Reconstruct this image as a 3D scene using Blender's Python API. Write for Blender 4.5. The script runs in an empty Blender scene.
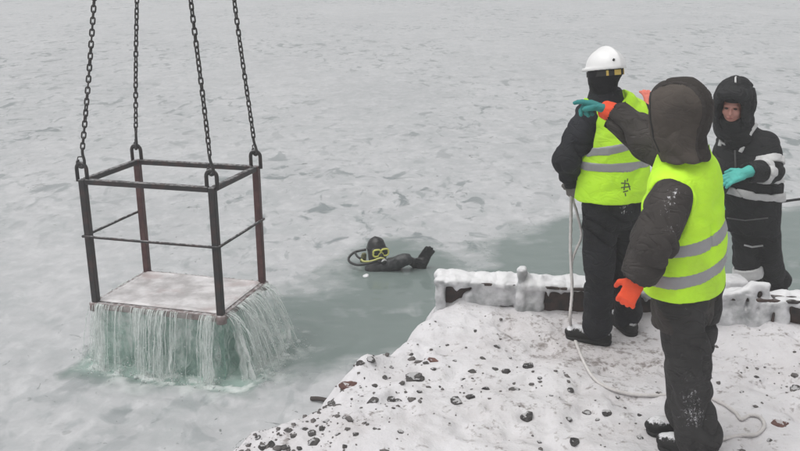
import bpy, math, random
import numpy as np
from mathutils import Vector, Matrix

rng = random.Random(7)
nr = np.random.RandomState(11)
scene = bpy.context.scene

# ------------------------------------------------------------------ camera
FPX, PITCH, CAM_H = 860.0, math.radians(18.1), 2.47
WATER = -0.75
cam_data = bpy.data.cameras.new("camera")
cam_data.sensor_width = 36.0
cam_data.lens = 36.0 * FPX / 800.0
cam_data.clip_start, cam_data.clip_end = 0.05, 3000.0
cam = bpy.data.objects.new("camera", cam_data)
scene.collection.objects.link(cam)
cam.location = (0, 0, CAM_H)
cam.rotation_euler = (math.pi / 2 - PITCH, 0, 0)
scene.camera = cam

# ------------------------------------------------------------------ overcast sky and sun
SUN_ELEV, SUN_AZ = math.radians(68), math.radians(-115)
world = bpy.data.worlds.new("World")
scene.world = world
world.use_nodes = True
wn, wl = world.node_tree.nodes, world.node_tree.links
wn.clear()
w_out = wn.new("ShaderNodeOutputWorld")
w_bg = wn.new("ShaderNodeBackground")
w_sky = wn.new("ShaderNodeTexSky")
w_sky.sky_type = 'NISHITA'
w_sky.sun_disc = False
w_sky.sun_elevation = SUN_ELEV
w_sky.sun_rotation = SUN_AZ
w_sky.dust_density = 6.0
w_sky.air_density = 1.0
w_sky.ozone_density = 1.0
w_hs = wn.new("ShaderNodeHueSaturation")
w_hs.inputs['Saturation'].default_value = 0.10
w_bg.inputs['Strength'].default_value = 0.10
wl.new(w_sky.outputs[0], w_hs.inputs['Color'])
wl.new(w_hs.outputs[0], w_bg.inputs['Color'])
wl.new(w_bg.outputs[0], w_out.inputs['Surface'])

sun_data = bpy.data.lights.new("sun", 'SUN')
sun_data.energy = 1.0
sun_data.angle = math.radians(70)
sun_data.color = (1.0, 0.98, 0.95)
sun = bpy.data.objects.new("sun", sun_data)
scene.collection.objects.link(sun)
sd = Vector((math.sin(SUN_AZ) * math.cos(SUN_ELEV), math.cos(SUN_AZ) * math.cos(SUN_ELEV), math.sin(SUN_ELEV)))
sun.rotation_euler = sd.to_track_quat('Z', 'Y').to_euler()

scene.view_settings.view_transform = 'Standard'
scene.view_settings.look = 'None'
scene.view_settings.gamma = 1.0
scene.view_settings.use_curve_mapping = False
scene.view_settings.exposure = 0.24
scene.cycles.use_denoising = True
scene.cycles.max_bounces = 8
scene.cycles.transparent_max_bounces = 24
scene.cycles.transmission_bounces = 6
scene.cycles.volume_bounces = 3

# ------------------------------------------------------------------ pixels to positions
RV = np.array([1.0, 0, 0])
FV = np.array([0, math.cos(PITCH), -math.sin(PITCH)])
UV = np.array([0, math.sin(PITCH), math.cos(PITCH)])
CV = np.array([0, 0, CAM_H])

def ray(u, v):
    return (u - 400) / FPX * RV - (v - 225.5) / FPX * UV + FV

def atz(u, v, z=0.0):
    r = ray(u, v)
    return CV + r * (z - CAM_H) / r[2]

def aty(u, v, y):
    r = ray(u, v)
    return CV + r * y / r[1]

# ------------------------------------------------------------------ numpy noise
def _hash(ix, iy, iz, seed):
    n = (ix * np.uint32(374761393) + iy * np.uint32(668265263) + iz * np.uint32(2147483647 & 1274126177) + np.uint32((seed * 144665) & 0xffffffff))
    n = (n ^ (n >> np.uint32(13))) * np.uint32(1274126177)
    n = n ^ (n >> np.uint32(16))
    return (n & np.uint32(0xffff)).astype(np.float32) / 32767.5 - 1.0

def vnoise(P, seed=0):
    P = np.asarray(P, dtype=np.float32)
    i = np.floor(P).astype(np.int32)
    f = P - i
    f = f * f * f * (f * (f * 6 - 15) + 10)
    i = i.astype(np.uint32)
    one = np.uint32(1)
    x, y, z = i[:, 0], i[:, 1], i[:, 2]
    fx, fy, fz = f[:, 0], f[:, 1], f[:, 2]
    def L(a, b, t): return a + (b - a) * t
    c00 = L(_hash(x, y, z, seed), _hash(x + one, y, z, seed), fx)
    c10 = L(_hash(x, y + one, z, seed), _hash(x + one, y + one, z, seed), fx)
    c01 = L(_hash(x, y, z + one, seed), _hash(x + one, y, z + one, seed), fx)
    c11 = L(_hash(x, y + one, z + one, seed), _hash(x + one, y + one, z + one, seed), fx)
    return L(L(c00, c10, fy), L(c01, c11, fy), fz)

def fbm(P, octv=4, seed=0, gain=0.5, lac=2.03):
    P = np.asarray(P, dtype=np.float32)
    a, s, tot = 1.0, np.zeros(len(P), np.float32), 0.0
    for o in range(octv):
        s += a * vnoise(P * (lac ** o) + 17.3 * o, seed + o)
        tot += a
        a *= gain
    return s / tot

def smooth(e0, e1, x):
    t = np.clip((x - e0) / (e1 - e0), 0, 1)
    return t * t * (3 - 2 * t)

def unit(v):
    v = np.asarray(v, float)
    return v / (np.linalg.norm(v) + 1e-9)

# ------------------------------------------------------------------ scene objects
def link(o):
    scene.collection.objects.link(o)
    return o

def tag(o, label=None, cat=None, group=None, kind=None):
    if label: o["label"] = label
    if cat: o["category"] = cat
    if group: o["group"] = group
    if kind: o["kind"] = kind
    return o

def empty(name, loc=(0, 0, 0)):
    o = bpy.data.objects.new(name, None)
    o.empty_display_size = 0.1
    o.location = [float(c) for c in loc]
    return link(o)

def mesh_data(name, V, Fc, smooth_=True):
    """V (n,3) array, Fc (m,k) array or list of faces; world coordinates"""
    me = bpy.data.meshes.new(name)
    V = np.asarray(V, np.float32)
    if isinstance(Fc, np.ndarray):
        m, k = Fc.shape
        me.vertices.add(len(V))
        me.vertices.foreach_set('co', V.ravel())
        me.loops.add(m * k)
        me.loops.foreach_set('vertex_index', Fc.astype(np.int32).ravel())
        me.polygons.add(m)
        me.polygons.foreach_set('loop_start', np.arange(0, m * k, k, dtype=np.int32))
        me.polygons.foreach_set('loop_total', np.full(m, k, np.int32))
        me.update(calc_edges=True)
    else:
        me.from_pydata([tuple(map(float, v)) for v in V], [], [tuple(f) for f in Fc])
        me.update()
    me.validate()
    if smooth_:
        me.polygons.foreach_set('use_smooth', np.ones(len(me.polygons), bool))
    return me

def obj(name, V, Fc, mat, parent=None, smooth_=True, origin=None):
    V = np.asarray(V, float)
    if parent is not None:
        root = parent
        while root.parent is not None: root = root.parent
        off = np.array(root.location)
    elif origin is not None:
        off = np.asarray(origin, float)
    else:
        off = np.zeros(3)
    me = mesh_data(name, V - off, Fc, smooth_)
    me.materials.append(mat)
    o = link(bpy.data.objects.new(name, me))
    if parent is not None:
        o.parent = parent
    elif origin is not None:
        o.location = [float(c) for c in off]
    return o

def thing(name, label, cat, loc, group=None):
    o = empty(name, loc)
    o.matrix_world = Matrix.Translation(Vector([float(c) for c in loc]))
    return tag(o, label, cat, group)

class MB:
    """collects several simple shapes into one mesh"""
    def __init__(s): s.V, s.F = [], []
    def add(s, V, F):
        b = len(s.V)
        s.V.extend([tuple(map(float, v)) for v in V])
        s.F.extend([tuple(int(i) + b for i in f) for f in F])
        return s
    def tube(s, path, rad, seg=8, cap=True, lobes=0, twist=0.0):
        V, F = tube(path, rad, seg, cap, lobes, twist)
        return s.add(V, F)
    def box(s, c, half, R=np.eye(3), bevel=0.0):
        V, F = box(c, half, R, bevel)
        return s.add(V, F)
    def build(s, name, mat, parent=None, smooth_=True, origin=None):
        return obj(name, np.array(s.V), s.F, mat, parent, smooth_, origin)

def tube(path, rad, seg=8, cap=True, lobes=0, twist=0.0):
    P = np.asarray(path, float)
    n = len(P)
    rad = np.full(n, rad) if np.isscalar(rad) else np.asarray(rad, float)
    T = np.gradient(P, axis=0)
    T /= np.linalg.norm(T, axis=1)[:, None] + 1e-9
    up = np.array([0, 0, 1.0]) if abs(T[0][2]) < 0.9 else np.array([1.0, 0, 0])
    N = unit(np.cross(T[0], up))
    V, F = [], []
    acc = 0.0
    for i in range(n):
        N = unit(N - T[i] * (N @ T[i]))
        B = np.cross(T[i], N)
        if i: acc += np.linalg.norm(P[i] - P[i - 1])
        for k in range(seg):
            a = 2 * math.pi * k / seg
            r = rad[i] * (1 + (0.16 * math.cos(lobes * (a - twist * acc)) if lobes else 0))
            V.append(P[i] + (math.cos(a) * N + math.sin(a) * B) * r)
    for i in range(n - 1):
        for k in range(seg):
            a, b = i * seg + k, i * seg + (k + 1) % seg
            F.append((a, b, b + seg, a + seg))
    if cap:
        F.append(tuple(range(seg))[::-1])
        F.append(tuple(range((n - 1) * seg, n * seg)))
    return V, F

def box(c, half, R=np.eye(3), bevel=0.0):
    """chamfered box"""
    c, h = np.asarray(c, float), np.asarray(half, float)
    b = min(bevel, 0.45 * h.min())
    V, F = [], []
    if b <= 0:
        for z in (-1, 1):
            for y in (-1, 1):
                for x in (-1, 1):
                    V.append(np.array([x, y, z]) * h)
        F = [(0, 2, 3, 1), (4, 5, 7, 6), (0, 1, 5, 4), (2, 6, 7, 3), (0, 4, 6, 2), (1, 3, 7, 5)]
    else:
        idx = {}
        for sx in (-1, 1):
            for sy in (-1, 1):
                for sz in (-1, 1):
                    s = np.array([sx, sy, sz])
                    for ax in range(3):
                        p = s * (h - b)
                        p[ax] = s[ax] * h[ax]
                        idx[(sx, sy, sz, ax)] = len(V)
                        V.append(p)
        def q(*k): F.append(tuple(idx[i] for i in k))
        for ax in range(3):
            o1, o2 = (ax + 1) % 3, (ax + 2) % 3
            for s in (-1, 1):
                ks = []
                for (a, bb) in ((-1, -1), (1, -1), (1, 1), (-1, 1)):
                    k = [0, 0, 0]; k[ax] = s; k[o1] = a; k[o2] = bb
                    ks.append((*k, ax))
                q(*(ks if s > 0 else ks[::-1]))
            for s1 in (-1, 1):
                for s2 in (-1, 1):
                    k0 = [0, 0, 0]; k0[ax] = -1; k0[o1] = s1; k0[o2] = s2
                    k1 = list(k0); k1[ax] = 1
                    f = [(*k0, o1), (*k1, o1), (*k1, o2), (*k0, o2)]
                    q(*(f if s1 * s2 > 0 else f[::-1]))
        for sx in (-1, 1):
            for sy in (-1, 1):
                for sz in (-1, 1):
                    f = [(sx, sy, sz, 0), (sx, sy, sz, 1), (sx, sy, sz, 2)]
                    q(*(f if sx * sy * sz > 0 else f[::-1]))
    return [c + R @ v for v in V], F

def frame(d, up=(0, 0, 1)):
    """columns x,y,z with z along d"""
    z = unit(d)
    u = np.asarray(up, float)
    if abs(z @ u) > 0.95: u = np.array([1.0, 0, 0])
    x = unit(np.cross(u, z))
    return np.stack([x, np.cross(z, x), z], 1)

def spline(pts, n=12):
    P = [np.asarray(p, float) for p in pts]
    P = [2 * P[0] - P[1]] + P + [2 * P[-1] - P[-2]]
    out = []
    for i in range(1, len(P) - 2):
        for t in np.linspace(0, 1, n, endpoint=False):
            a, b, c, d = P[i - 1:i + 3]
            out.append(0.5 * (2 * b + (c - a) * t + (2 * a - 5 * b + 4 * c - d) * t * t + (3 * b - a - 3 * c + d) * t ** 3))
    out.append(P[-2])
    return np.array(out)

# ------------------------------------------------------------------ solid fields, meshed by surface nets
class Field:
    def __init__(s, lo, hi, h):
        s.h = h
        s.lo = np.asarray(lo, float) - 3 * h
        s.n = np.ceil((np.asarray(hi, float) + 3 * h - s.lo) / h).astype(int) + 1
        s.D = np.full(s.n, 0.5, np.float32)
        s.ax = [(s.lo[i] + h * np.arange(s.n[i])).astype(np.float32) for i in range(3)]
    def block(s, lo, hi):
        a = np.clip(np.floor((np.asarray(lo) - s.lo) / s.h).astype(int), 0, s.n)
        b = np.clip(np.ceil((np.asarray(hi) - s.lo) / s.h).astype(int) + 1, 0, s.n)
        sl = tuple(slice(a[i], b[i]) for i in range(3))
        return sl, s.ax[0][sl[0]][:, None, None], s.ax[1][sl[1]][None, :, None], s.ax[2][sl[2]][None, None, :]
    def comb(s, sl, d, k, op):
        D = s.D[sl]
        if op == 'add':
            if k > 0:
                hh = np.clip(0.5 + 0.5 * (D - d) / k, 0, 1)
                s.D[sl] = D + (d - D) * hh - k * hh * (1 - hh)
            else:
                s.D[sl] = np.minimum(D, d)
        elif op == 'sub':
            if k > 0:
                hh = np.clip(0.5 - 0.5 * (D + d) / k, 0, 1)
                s.D[sl] = D + (-d - D) * hh + k * hh * (1 - hh)
            else:
                s.D[sl] = np.maximum(D, -d)
    def cone(s, a, b, ra, rb, k=0.02, op='add', flat=None):
        a, b = np.asarray(a, float), np.asarray(b, float)
        m = max(ra, rb) + k + 3 * s.h
        sl, X, Y, Z = s.block(np.minimum(a, b) - m, np.maximum(a, b) + m)
        px, py, pz = X - a[0], Y - a[1], Z - a[2]
        ba = b - a
        if flat is not None:
            n, f = unit(flat[0]), flat[1]
            g = (px * n[0] + py * n[1] + pz * n[2]) * (f - 1)
            px, py, pz = px + g * n[0], py + g * n[1], pz + g * n[2]
            ba = ba + n * (ba @ n) * (f - 1)
        L = max(ba @ ba, 1e-9)
        t = np.clip((px * ba[0] + py * ba[1] + pz * ba[2]) / L, 0, 1)
        d = np.sqrt((px - t * ba[0]) ** 2 + (py - t * ba[1]) ** 2 + (pz - t * ba[2]) ** 2) - (ra + (rb - ra) * t)
        s.comb(sl, d, k, op)
        return s
    def ell(s, c, r, R=np.eye(3), k=0.02, op='add'):
        c, r = np.asarray(c, float), np.asarray(r, float)
        m = r.max() + k + 3 * s.h
        sl, X, Y, Z = s.block(c - m, c + m)
        px, py, pz = X - c[0], Y - c[1], Z - c[2]
        q = [px * R[0, i] + py * R[1, i] + pz * R[2, i] for i in range(3)]
        k0 = np.sqrt(sum((q[i] / r[i]) ** 2 for i in range(3)))
        k1 = np.sqrt(sum((q[i] / r[i] ** 2) ** 2 for i in range(3))) + 1e-6
        s.comb(sl, k0 * (k0 - 1) / k1, k, op)
        return s
    def rbox(s, c, half, R=np.eye(3), rad=0.01, k=0.0, op='add'):
        c, h = np.asarray(c, float), np.asarray(half, float) - rad
        m = np.linalg.norm(half) + k + 3 * s.h
        sl, X, Y, Z = s.block(c - m, c + m)
        px, py, pz = X - c[0], Y - c[1], Z - c[2]
        q = [np.abs(px * R[0, i] + py * R[1, i] + pz * R[2, i]) - h[i] for i in range(3)]
        d = np.sqrt(sum(np.maximum(x, 0) ** 2 for x in q)) + np.minimum(np.maximum(np.maximum(q[0], q[1]), q[2]), 0) - rad
        s.comb(sl, d, k, op)
        return s
    def cut(s, c, n, k=0.0):
        """keep the side behind the plane (n points to what is removed)"""
        n = unit(n)
        d = (s.ax[0][:, None, None] - c[0]) * n[0] + (s.ax[1][None, :, None] - c[1]) * n[1] + (s.ax[2][None, None, :] - c[2]) * n[2]
        s.D = np.maximum(s.D, d.astype(np.float32))
        return s
    def grow(s, a):
        s.D -= a
        return s
    def noise(s, scale, amp, seed=0, octv=2):
        m = np.abs(s.D) < amp * 2 + 2 * s.h
        idx = np.argwhere(m)
        P = s.lo + idx * s.h
        s.D[m] += fbm(P * np.asarray(scale), octv, seed) * amp
        return s
    def mesh(s):
        D = np.pad(s.D, 1, constant_values=0.5)
        lo = s.lo - s.h
        S = D < 0
        n = np.array(D.shape)
        c = np.zeros(n - 1, np.uint8)
        offs = [(i, j, k) for i in (0, 1) for j in (0, 1) for k in (0, 1)]
        for o in offs:
            c += S[o[0]:n[0] - 1 + o[0], o[1]:n[1] - 1 + o[1], o[2]:n[2] - 1 + o[2]]
        act = (c > 0) & (c < 8)
        idx = np.argwhere(act)
        vid = np.full(n - 1, -1, np.int32)
        vid[act] = np.arange(len(idx))
        acc = np.zeros((len(idx), 3)); cnt = np.zeros(len(idx))
        for o in offs:
            for ax in range(3):
                if o[ax] == 1: continue
                p = list(o); p[ax] = 1
                d0 = D[idx[:, 0] + o[0], idx[:, 1] + o[1], idx[:, 2] + o[2]]
                d1 = D[idx[:, 0] + p[0], idx[:, 1] + p[1], idx[:, 2] + p[2]]
                cr = (d0 < 0) != (d1 < 0)
                t = np.where(cr, d0 / np.where(cr, d0 - d1, 1), 0)
                pt = np.tile(np.array(o, float), (len(idx), 1)); pt[:, ax] = t
                acc[cr] += pt[cr]; cnt[cr] += 1
        V = lo + (idx + acc / np.maximum(cnt, 1)[:, None]) * s.h
        quads = []
        for ax in range(3):
            a0 = [slice(1, n[i] - 1) for i in range(3)]; a0[ax] = slice(0, n[ax] - 1)
            a1 = list(a0); a1[ax] = slice(1, n[ax])
            s0, s1 = S[tuple(a0)], S[tuple(a1)]
            e = np.argwhere(s0 != s1)
            if not len(e): continue
            flip = s0[tuple(e.T)]
            e = e + np.array([0 if i == ax else 1 for i in range(3)])
            o1, o2 = (ax + 1) % 3, (ax + 2) % 3
            q = []
            for (d1, d2) in ((-1, -1), (0, -1), (0, 0), (-1, 0)):
                t = e.copy(); t[:, o1] += d1; t[:, o2] += d2
                q.append(vid[tuple(t.T)])
            q = np.stack(q, 1)
            q[~flip] = q[~flip][:, ::-1]
            quads.append(q)
        return V, np.concatenate(quads) if quads else np.zeros((0, 4), int)

def normals(V, Q):
    n = np.cross(V[Q[:, 2]] - V[Q[:, 0]], V[Q[:, 3]] - V[Q[:, 1]])
    N = np.zeros_like(V)
    for i in range(4): np.add.at(N, Q[:, i], n)
    return N / (np.linalg.norm(N, axis=1)[:, None] + 1e-9)

def relax(V, Q, it=2, w=0.5):
    E = np.concatenate([Q[:, [0, 1]], Q[:, [1, 2]], Q[:, [2, 3]], Q[:, [3, 0]]])
    for _ in range(it):
        acc = np.zeros_like(V); cnt = np.zeros(len(V))
        np.add.at(acc, E[:, 0], V[E[:, 1]]); np.add.at(cnt, E[:, 0], 1)
        np.add.at(acc, E[:, 1], V[E[:, 0]]); np.add.at(cnt, E[:, 1], 1)
        V = V + w * (acc / np.maximum(cnt, 1)[:, None] - V)
    return V

def solid(name, F, mat, parent=None, wr=None, it=2, origin=None):
    """mesh a field; wr = list of (scale xyz, amplitude, seed, ridged)"""
    V, Q = F.mesh()
    if it: V = relax(V, Q, it)
    if wr:
        N = normals(V, Q)
        d = np.zeros(len(V))
        for sc, amp, seed, rid in wr:
            if rid == 'c':      # narrow slanting creases with soft swells between them
                W = V + 0.05 * np.stack([fbm(V * 5 + 9 * i, 2, seed + 50 + i) for i in range(3)], 1)
                W = np.c_[W[:, 0], W[:, 1], W[:, 2] + 0.45 * (W[:, 0] - W[:, 1])]
                n = vnoise(W * np.asarray(sc) + 3.1, seed)
                gate = smooth(-0.35, 0.35, fbm(V * 4.0, 2, seed + 7))
                d += amp * (0.55 * np.abs(n) - 1.0 * np.exp(-(n / 0.16) ** 2) * gate)
                continue
            n = fbm(V * np.asarray(sc) + 3.1, 2, seed)
            d += amp * ((1 - 2.2 * np.abs(n)) if rid else n)
        V = V + N * d[:, None]
    return obj(name, V, Q, mat, parent, True, origin)

# ------------------------------------------------------------------ materials
class NT:
    def __init__(s, name):
        s.m = bpy.data.materials.new(name)
        s.m.use_nodes = True
        s.n, s.l = s.m.node_tree.nodes, s.m.node_tree.links
        s.n.clear()
        s.out = s.n.new("ShaderNodeOutputMaterial")
        s.p = s.n.new("ShaderNodeBsdfPrincipled")
        s.l.new(s.p.outputs[0], s.out.inputs['Surface'])
        s.geo = s.n.new("ShaderNodeNewGeometry")
    def set(s, sock, val):
        if isinstance(val, bpy.types.NodeSocket): s.l.new(val, sock)
        elif isinstance(val, tuple) and len(val) == 3 and sock.type == 'RGBA': sock.default_value = (*val, 1)
        else: sock.default_value = val
    def pos(s, scale=(1, 1, 1), off=(0, 0, 0)):
        mp = s.n.new("ShaderNodeMapping")
        s.l.new(s.geo.outputs['Position'], mp.inputs['Vector'])
        mp.inputs['Scale'].default_value = scale
        mp.inputs['Location'].default_value = off
        return mp.outputs[0]
    def noise(s, scale, detail=3, vec=None, rough=0.55, dist=0.0):
        t = s.n.new("ShaderNodeTexNoise")
        t.inputs['Scale'].default_value = scale
        t.inputs['Detail'].default_value = detail
        t.inputs['Roughness'].default_value = rough
        t.inputs['Distortion'].default_value = dist
        s.l.new(vec if vec is not None else s.geo.outputs['Position'], t.inputs['Vector'])
        return t.outputs['Fac']
    def voro(s, scale, vec=None, feature='F1', rand=1.0):
        t = s.n.new("ShaderNodeTexVoronoi")
        t.feature = feature
        t.inputs['Scale'].default_value = scale
        t.inputs['Randomness'].default_value = rand
        s.l.new(vec if vec is not None else s.geo.outputs['Position'], t.inputs['Vector'])
        return t.outputs['Distance']
    def ramp(s, fac, stops):
        r = s.n.new("ShaderNodeValToRGB")
        s.l.new(fac, r.inputs[0])
        e = r.color_ramp.elements
        while len(e) < len(stops): e.new(0.5)
        for i, (p, c) in enumerate(stops):
            e[i].position = p
            e[i].color = (c, c, c, 1) if np.isscalar(c) else (*c, 1)
        return r.outputs[0]
    def math(s, op, a, b=0.0, clamp=False):
        m = s.n.new("ShaderNodeMath")
        m.operation = op
        m.use_clamp = clamp
        s.set(m.inputs[0], a); s.set(m.inputs[1], b)
        return m.outputs[0]
    def mix(s, fac, a, b):
        m = s.n.new("ShaderNodeMix")
        m.data_type = 'RGBA'
        s.set(m.inputs[0], fac); s.set(m.inputs[6], a); s.set(m.inputs[7], b)
        return m.outputs[2]
    def attr(s, name):
        a = s.n.new("ShaderNodeAttribute")
        a.attribute_name = name
        return a.outputs['Fac']
    def nz(s):
        x = s.n.new("ShaderNodeSeparateXYZ")
        s.l.new(s.geo.outputs['Normal'], x.inputs[0])
        return x.outputs['Z']
    def bump(s, h, strength=0.3, dist=0.01, prev=None):
        b = s.n.new("ShaderNodeBump")
        b.inputs['Strength'].default_value = strength
        b.inputs['Distance'].default_value = dist
        s.l.new(h, b.inputs['Height'])
        if prev is not None: s.l.new(prev, b.inputs['Normal'])
        s.l.new(b.outputs[0], s.p.inputs['Normal'])
        return b.outputs[0]
    def near(s, c, r):
        """1 inside a soft ball"""
        d = s.n.new("ShaderNodeVectorMath"); d.operation = 'DISTANCE'
        s.l.new(s.geo.outputs['Position'], d.inputs[0])
        d.inputs[1].default_value = tuple(map(float, c))
        return s.math('SUBTRACT', 1.0, s.math('DIVIDE', d.outputs['Value'], r), True)
    def fin(s, col, rough=0.8, **kw):
        s.set(s.p.inputs['Base Color'], col)
        s.set(s.p.inputs['Roughness'], rough)
        for k, v in kw.items(): s.set(s.p.inputs[k.replace('_', ' ')], v)
        return s.m

def fabric(name, col, rough=0.85, var=0.35, snow=(), flecks=0.0, scale=6.0, bump=0.25, sheen=0.0, dirt=None):
    t = NT(name)
    n = t.noise(scale, 4)
    dk = tuple(c * (1 - var) for c in col); lt = tuple(min(1, c * (1 + var)) for c in col)
    c = t.mix(t.ramp(n, [(0.3, 0.0), (0.7, 1.0)]), dk, lt)
    if dirt:
        c = t.mix(t.math('MULTIPLY', t.ramp(t.noise(3.2, 5), [(0.52, 0.0), (0.72, 1.0)]), dirt[1]), c, dirt[0])
    fine = t.noise(70, 3)
    fac = None
    for (cen, r, amt) in snow:
        f = t.math('MULTIPLY', t.near(cen, r), amt)
        fac = f if fac is None else t.math('MAXIMUM', fac, f)
    if flecks > 0:
        fl = t.math('MULTIPLY', t.ramp(t.nz(), [(0.25, 0.0), (0.9, 1.0)]), flecks)
        fac = fl if fac is None else t.math('MAXIMUM', fac, fl)
    if fac is not None:
        thr = t.math('SUBTRACT', 0.80, t.math('MULTIPLY', fac, 0.5))
        sp = t.math('MULTIPLY', t.math('SUBTRACT', t.noise(70, 6, t.pos((1, 1, 0.7)), 0.75, 0.5), thr), 7.0, True)
        c = t.mix(sp, c, (0.72, 0.72, 0.74))
    b = t.bump(t.noise(14, 3), bump * 0.5, 0.014)
    cr = t.math('ABSOLUTE', t.math('SUBTRACT', t.noise(9, 2, t.pos((0.8, 0.8, 1.5)), 0.5, 1.2), 0.5))
    b = t.bump(t.ramp(cr, [(0.0, 0.0), (0.07, 1.0)]), bump * 0.9, 0.010, b)
    t.bump(t.noise(420, 2), 0.12, 0.002, b)
    return t.fin(c, rough, Sheen_Weight=sheen, Specular_IOR_Level=0.3)

def metal(name, col, rust, rough=0.55, frost=0.25, amt=0.5):
    t = NT(name)
    n = t.noise(14, 5)
    c = t.mix(t.ramp(n, [(0.5 - amt * 0.25, 0.0), (0.75, 1.0)]), col, rust)
    up = t.math('MULTIPLY', t.ramp(t.nz(), [(0.5, 0.0), (0.9, 1.0)]), t.ramp(t.noise(30, 4), [(0.42, 0.0), (0.6, 1.0)]))
    c = t.mix(t.math('MULTIPLY', up, frost), c, (0.62, 0.62, 0.63))
    t.bump(t.noise(90, 4), 0.35, 0.004)
    return t.fin(c, rough, Specular_IOR_Level=0.4)

def plain(name, col, rough=0.5, var=0.15, **kw):
    t = NT(name)
    c = t.mix(t.noise(30, 3), tuple(x * (1 - var) for x in col), tuple(min(1, x * (1 + var)) for x in col))
    t.bump(t.noise(120, 3), 0.1, 0.003)
    return t.fin(c, rough, **kw)

# ================================================================== SETTING
# ------------------------------------------------------------------ water with slush ice
def poly_sd(P, poly):
    """signed distance to a polygon, negative inside"""
    poly = np.asarray(poly, float)
    d = np.full(len(P), 1e9); ins = np.zeros(len(P), bool)
    for i in range(len(poly)):
        a, b = poly[i], poly[(i + 1) % len(poly)]
        e = b - a; w = P - a
        t = np.clip((w @ e) / (e @ e), 0, 1)
        d = np.minimum(d, np.linalg.norm(w - t[:, None] * e, axis=1))
        c = ((a[1] > P[:, 1]) != (b[1] > P[:, 1]))
        with np.errstate(divide='ignore', invalid='ignore'):
            xi = a[0] + (P[:, 1] - a[1]) / (b[1] - a[1]) * e[0]
        ins ^= c & (P[:, 0] < xi)
    return np.where(ins, -d, d)

def wpoly(pts): return [atz(u, v, WATER)[:2] for u, v in pts]

POOL = wpoly([(76, 350), (92, 380), (150, 393), (230, 391), (300, 391), (345, 384), (437, 345), (520, 330), (545, 285), (500, 268), (455, 262),
              (430, 254), (390, 254), (345, 260), (300, 274), (280, 287), (250, 300), (150, 312), (96, 322)])
LEAD = wpoly([(436, 262), (452, 240), (482, 224), (530, 214), (570, 203), (610, 209), (700, 207), (800, 197), (960, 186), (1150, 215), (1200, 360), (560, 320), (470, 300)])
AROUND = wpoly([(338, 270), (346, 250), (372, 241), (420, 240), (448, 247), (470, 262), (430, 285), (370, 290)])
LEAD2 = wpoly([(500, 152), (540, 147), (575, 151), (560, 158), (520, 160)])

def axis(stops):
    out = []
    for (a, b, n) in stops: out += list(np.linspace(a, b, n, endpoint=False))
    return np.array(out + [stops[-1][1]])

wx = axis([(-400, -120, 14), (-120, -30, 24), (-30, -6, 60), (-6, -3.2, 50), (-3.2, 0.6, 190), (0.6, 5, 110), (5, 30, 60), (30, 120, 24), (120, 400, 14)])
wy = axis([(-60, 2, 20), (2, 4.6, 30), (4.6, 9.4, 240), (9.4, 16, 150), (16, 34, 130), (34, 110, 90), (110, 500, 30)])
GX, GY = np.meshgrid(wx, wy)
WP = np.stack([GX.ravel(), GY.ravel(), np.zeros(GX.size)], 1)
warp = np.stack([fbm(WP * 1.3, 3, 5), fbm(WP * 1.3 + 50, 3, 6)], 1) * 0.42
warp += np.stack([fbm(WP * 5.0, 2, 7), fbm(WP * 5.0 + 50, 2, 8)], 1) * 0.10
PW = WP[:, :2] + warp
sdp = np.minimum(np.minimum(poly_sd(PW, POOL), poly_sd(PW, LEAD) + 0.1), np.minimum(poly_sd(PW, LEAD2) + 0.25, poly_sd(PW, AROUND) - 0.12))
openw = 1 - smooth(-0.65, 0.28, sdp)
wisps = smooth(-0.05, 0.55, fbm(WP * [1.6, 1.6, 1] + np.c_[warp * 2.0, warp[:, :1] * 0], 5, 31))
openw *= 1 - 0.28 * wisps
CAGE_Q = dict(c=(-1.783, 6.507, -0.24), yaw=-0.273, pitch=-0.032, roll=-0.016, w=1.088, d=0.75, h=1.013)

def cage_R():
    a, b, c = CAGE_Q['yaw'], CAGE_Q['pitch'], CAGE_Q['roll']
    ca, sa, cb, sb, cc, sc = math.cos(a), math.sin(a), math.cos(b), math.sin(b), math.cos(c), math.sin(c)
    return np.array([[ca, -sa, 0], [sa, ca, 0], [0, 0, 1]]) @ np.array([[1, 0, 0], [0, cb, -sb], [0, sb, cb]]) @ np.array([[cc, 0, sc], [0, 1, 0], [-sc, 0, cc]])

CR = cage_R()
CC = np.array(CAGE_Q['c'])
def cl(x, y, z): return CC + CR @ np.array([x, y, z], float)

# distance to the ring where the falling water lands
ring = [cl(x, y, 0)[:2] for x, y in ((-0.64, -0.47), (0.72, -0.47), (0.72, 0.5), (-0.62, 0.5))]
rd = poly_sd(WP[:, :2] + warp * 0.30, ring)
foam = np.exp(-(rd / 0.10) ** 2) * smooth(-0.15, 0.45, fbm(WP * 13, 4, 40)) * 1.0
foam = np.maximum(foam, np.exp(-np.maximum(rd, 0) / 0.28) * (rd > -0.04) * smooth(-0.1, 0.5, fbm(WP * [5, 6, 1], 4, 41)) * 0.70)
foam = np.maximum(foam, (rd < 0.02) * 0.35 * smooth(0.0, 0.6, fbm(WP * 6, 3, 42)))
foam[np.abs(rd) > 1.2] = 0
openw = np.maximum(openw, 1 - smooth(0.0, 0.28, rd + fbm(WP * 3, 3, 44) * 0.2))
sticky = smooth(0.35, 0.65, fbm(WP * [0.8, 1.6, 1.0], 4, 12) * 0.9 + 0.35)
wz = np.full(len(WP), WATER)
near = np.exp(-np.maximum(WP[:, 1] - 6, 0) / 14)
wz += (1 - openw) * (0.012 * fbm(WP * 2.2, 3, 21) + 0.010 * fbm(WP * 6.5, 3, 22)) * near
wz += openw * (0.008 * fbm(WP * [3.0, 5.5, 1], 3, 23))
rr = np.maximum(rd, 0)
wz += np.where(np.abs(rd) < 1.6, 0.013 * np.sin(rr * 21 + 2.5 * fbm(WP * 1.5, 2, 3)) * np.exp(-rr / 0.45), 0)
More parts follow.
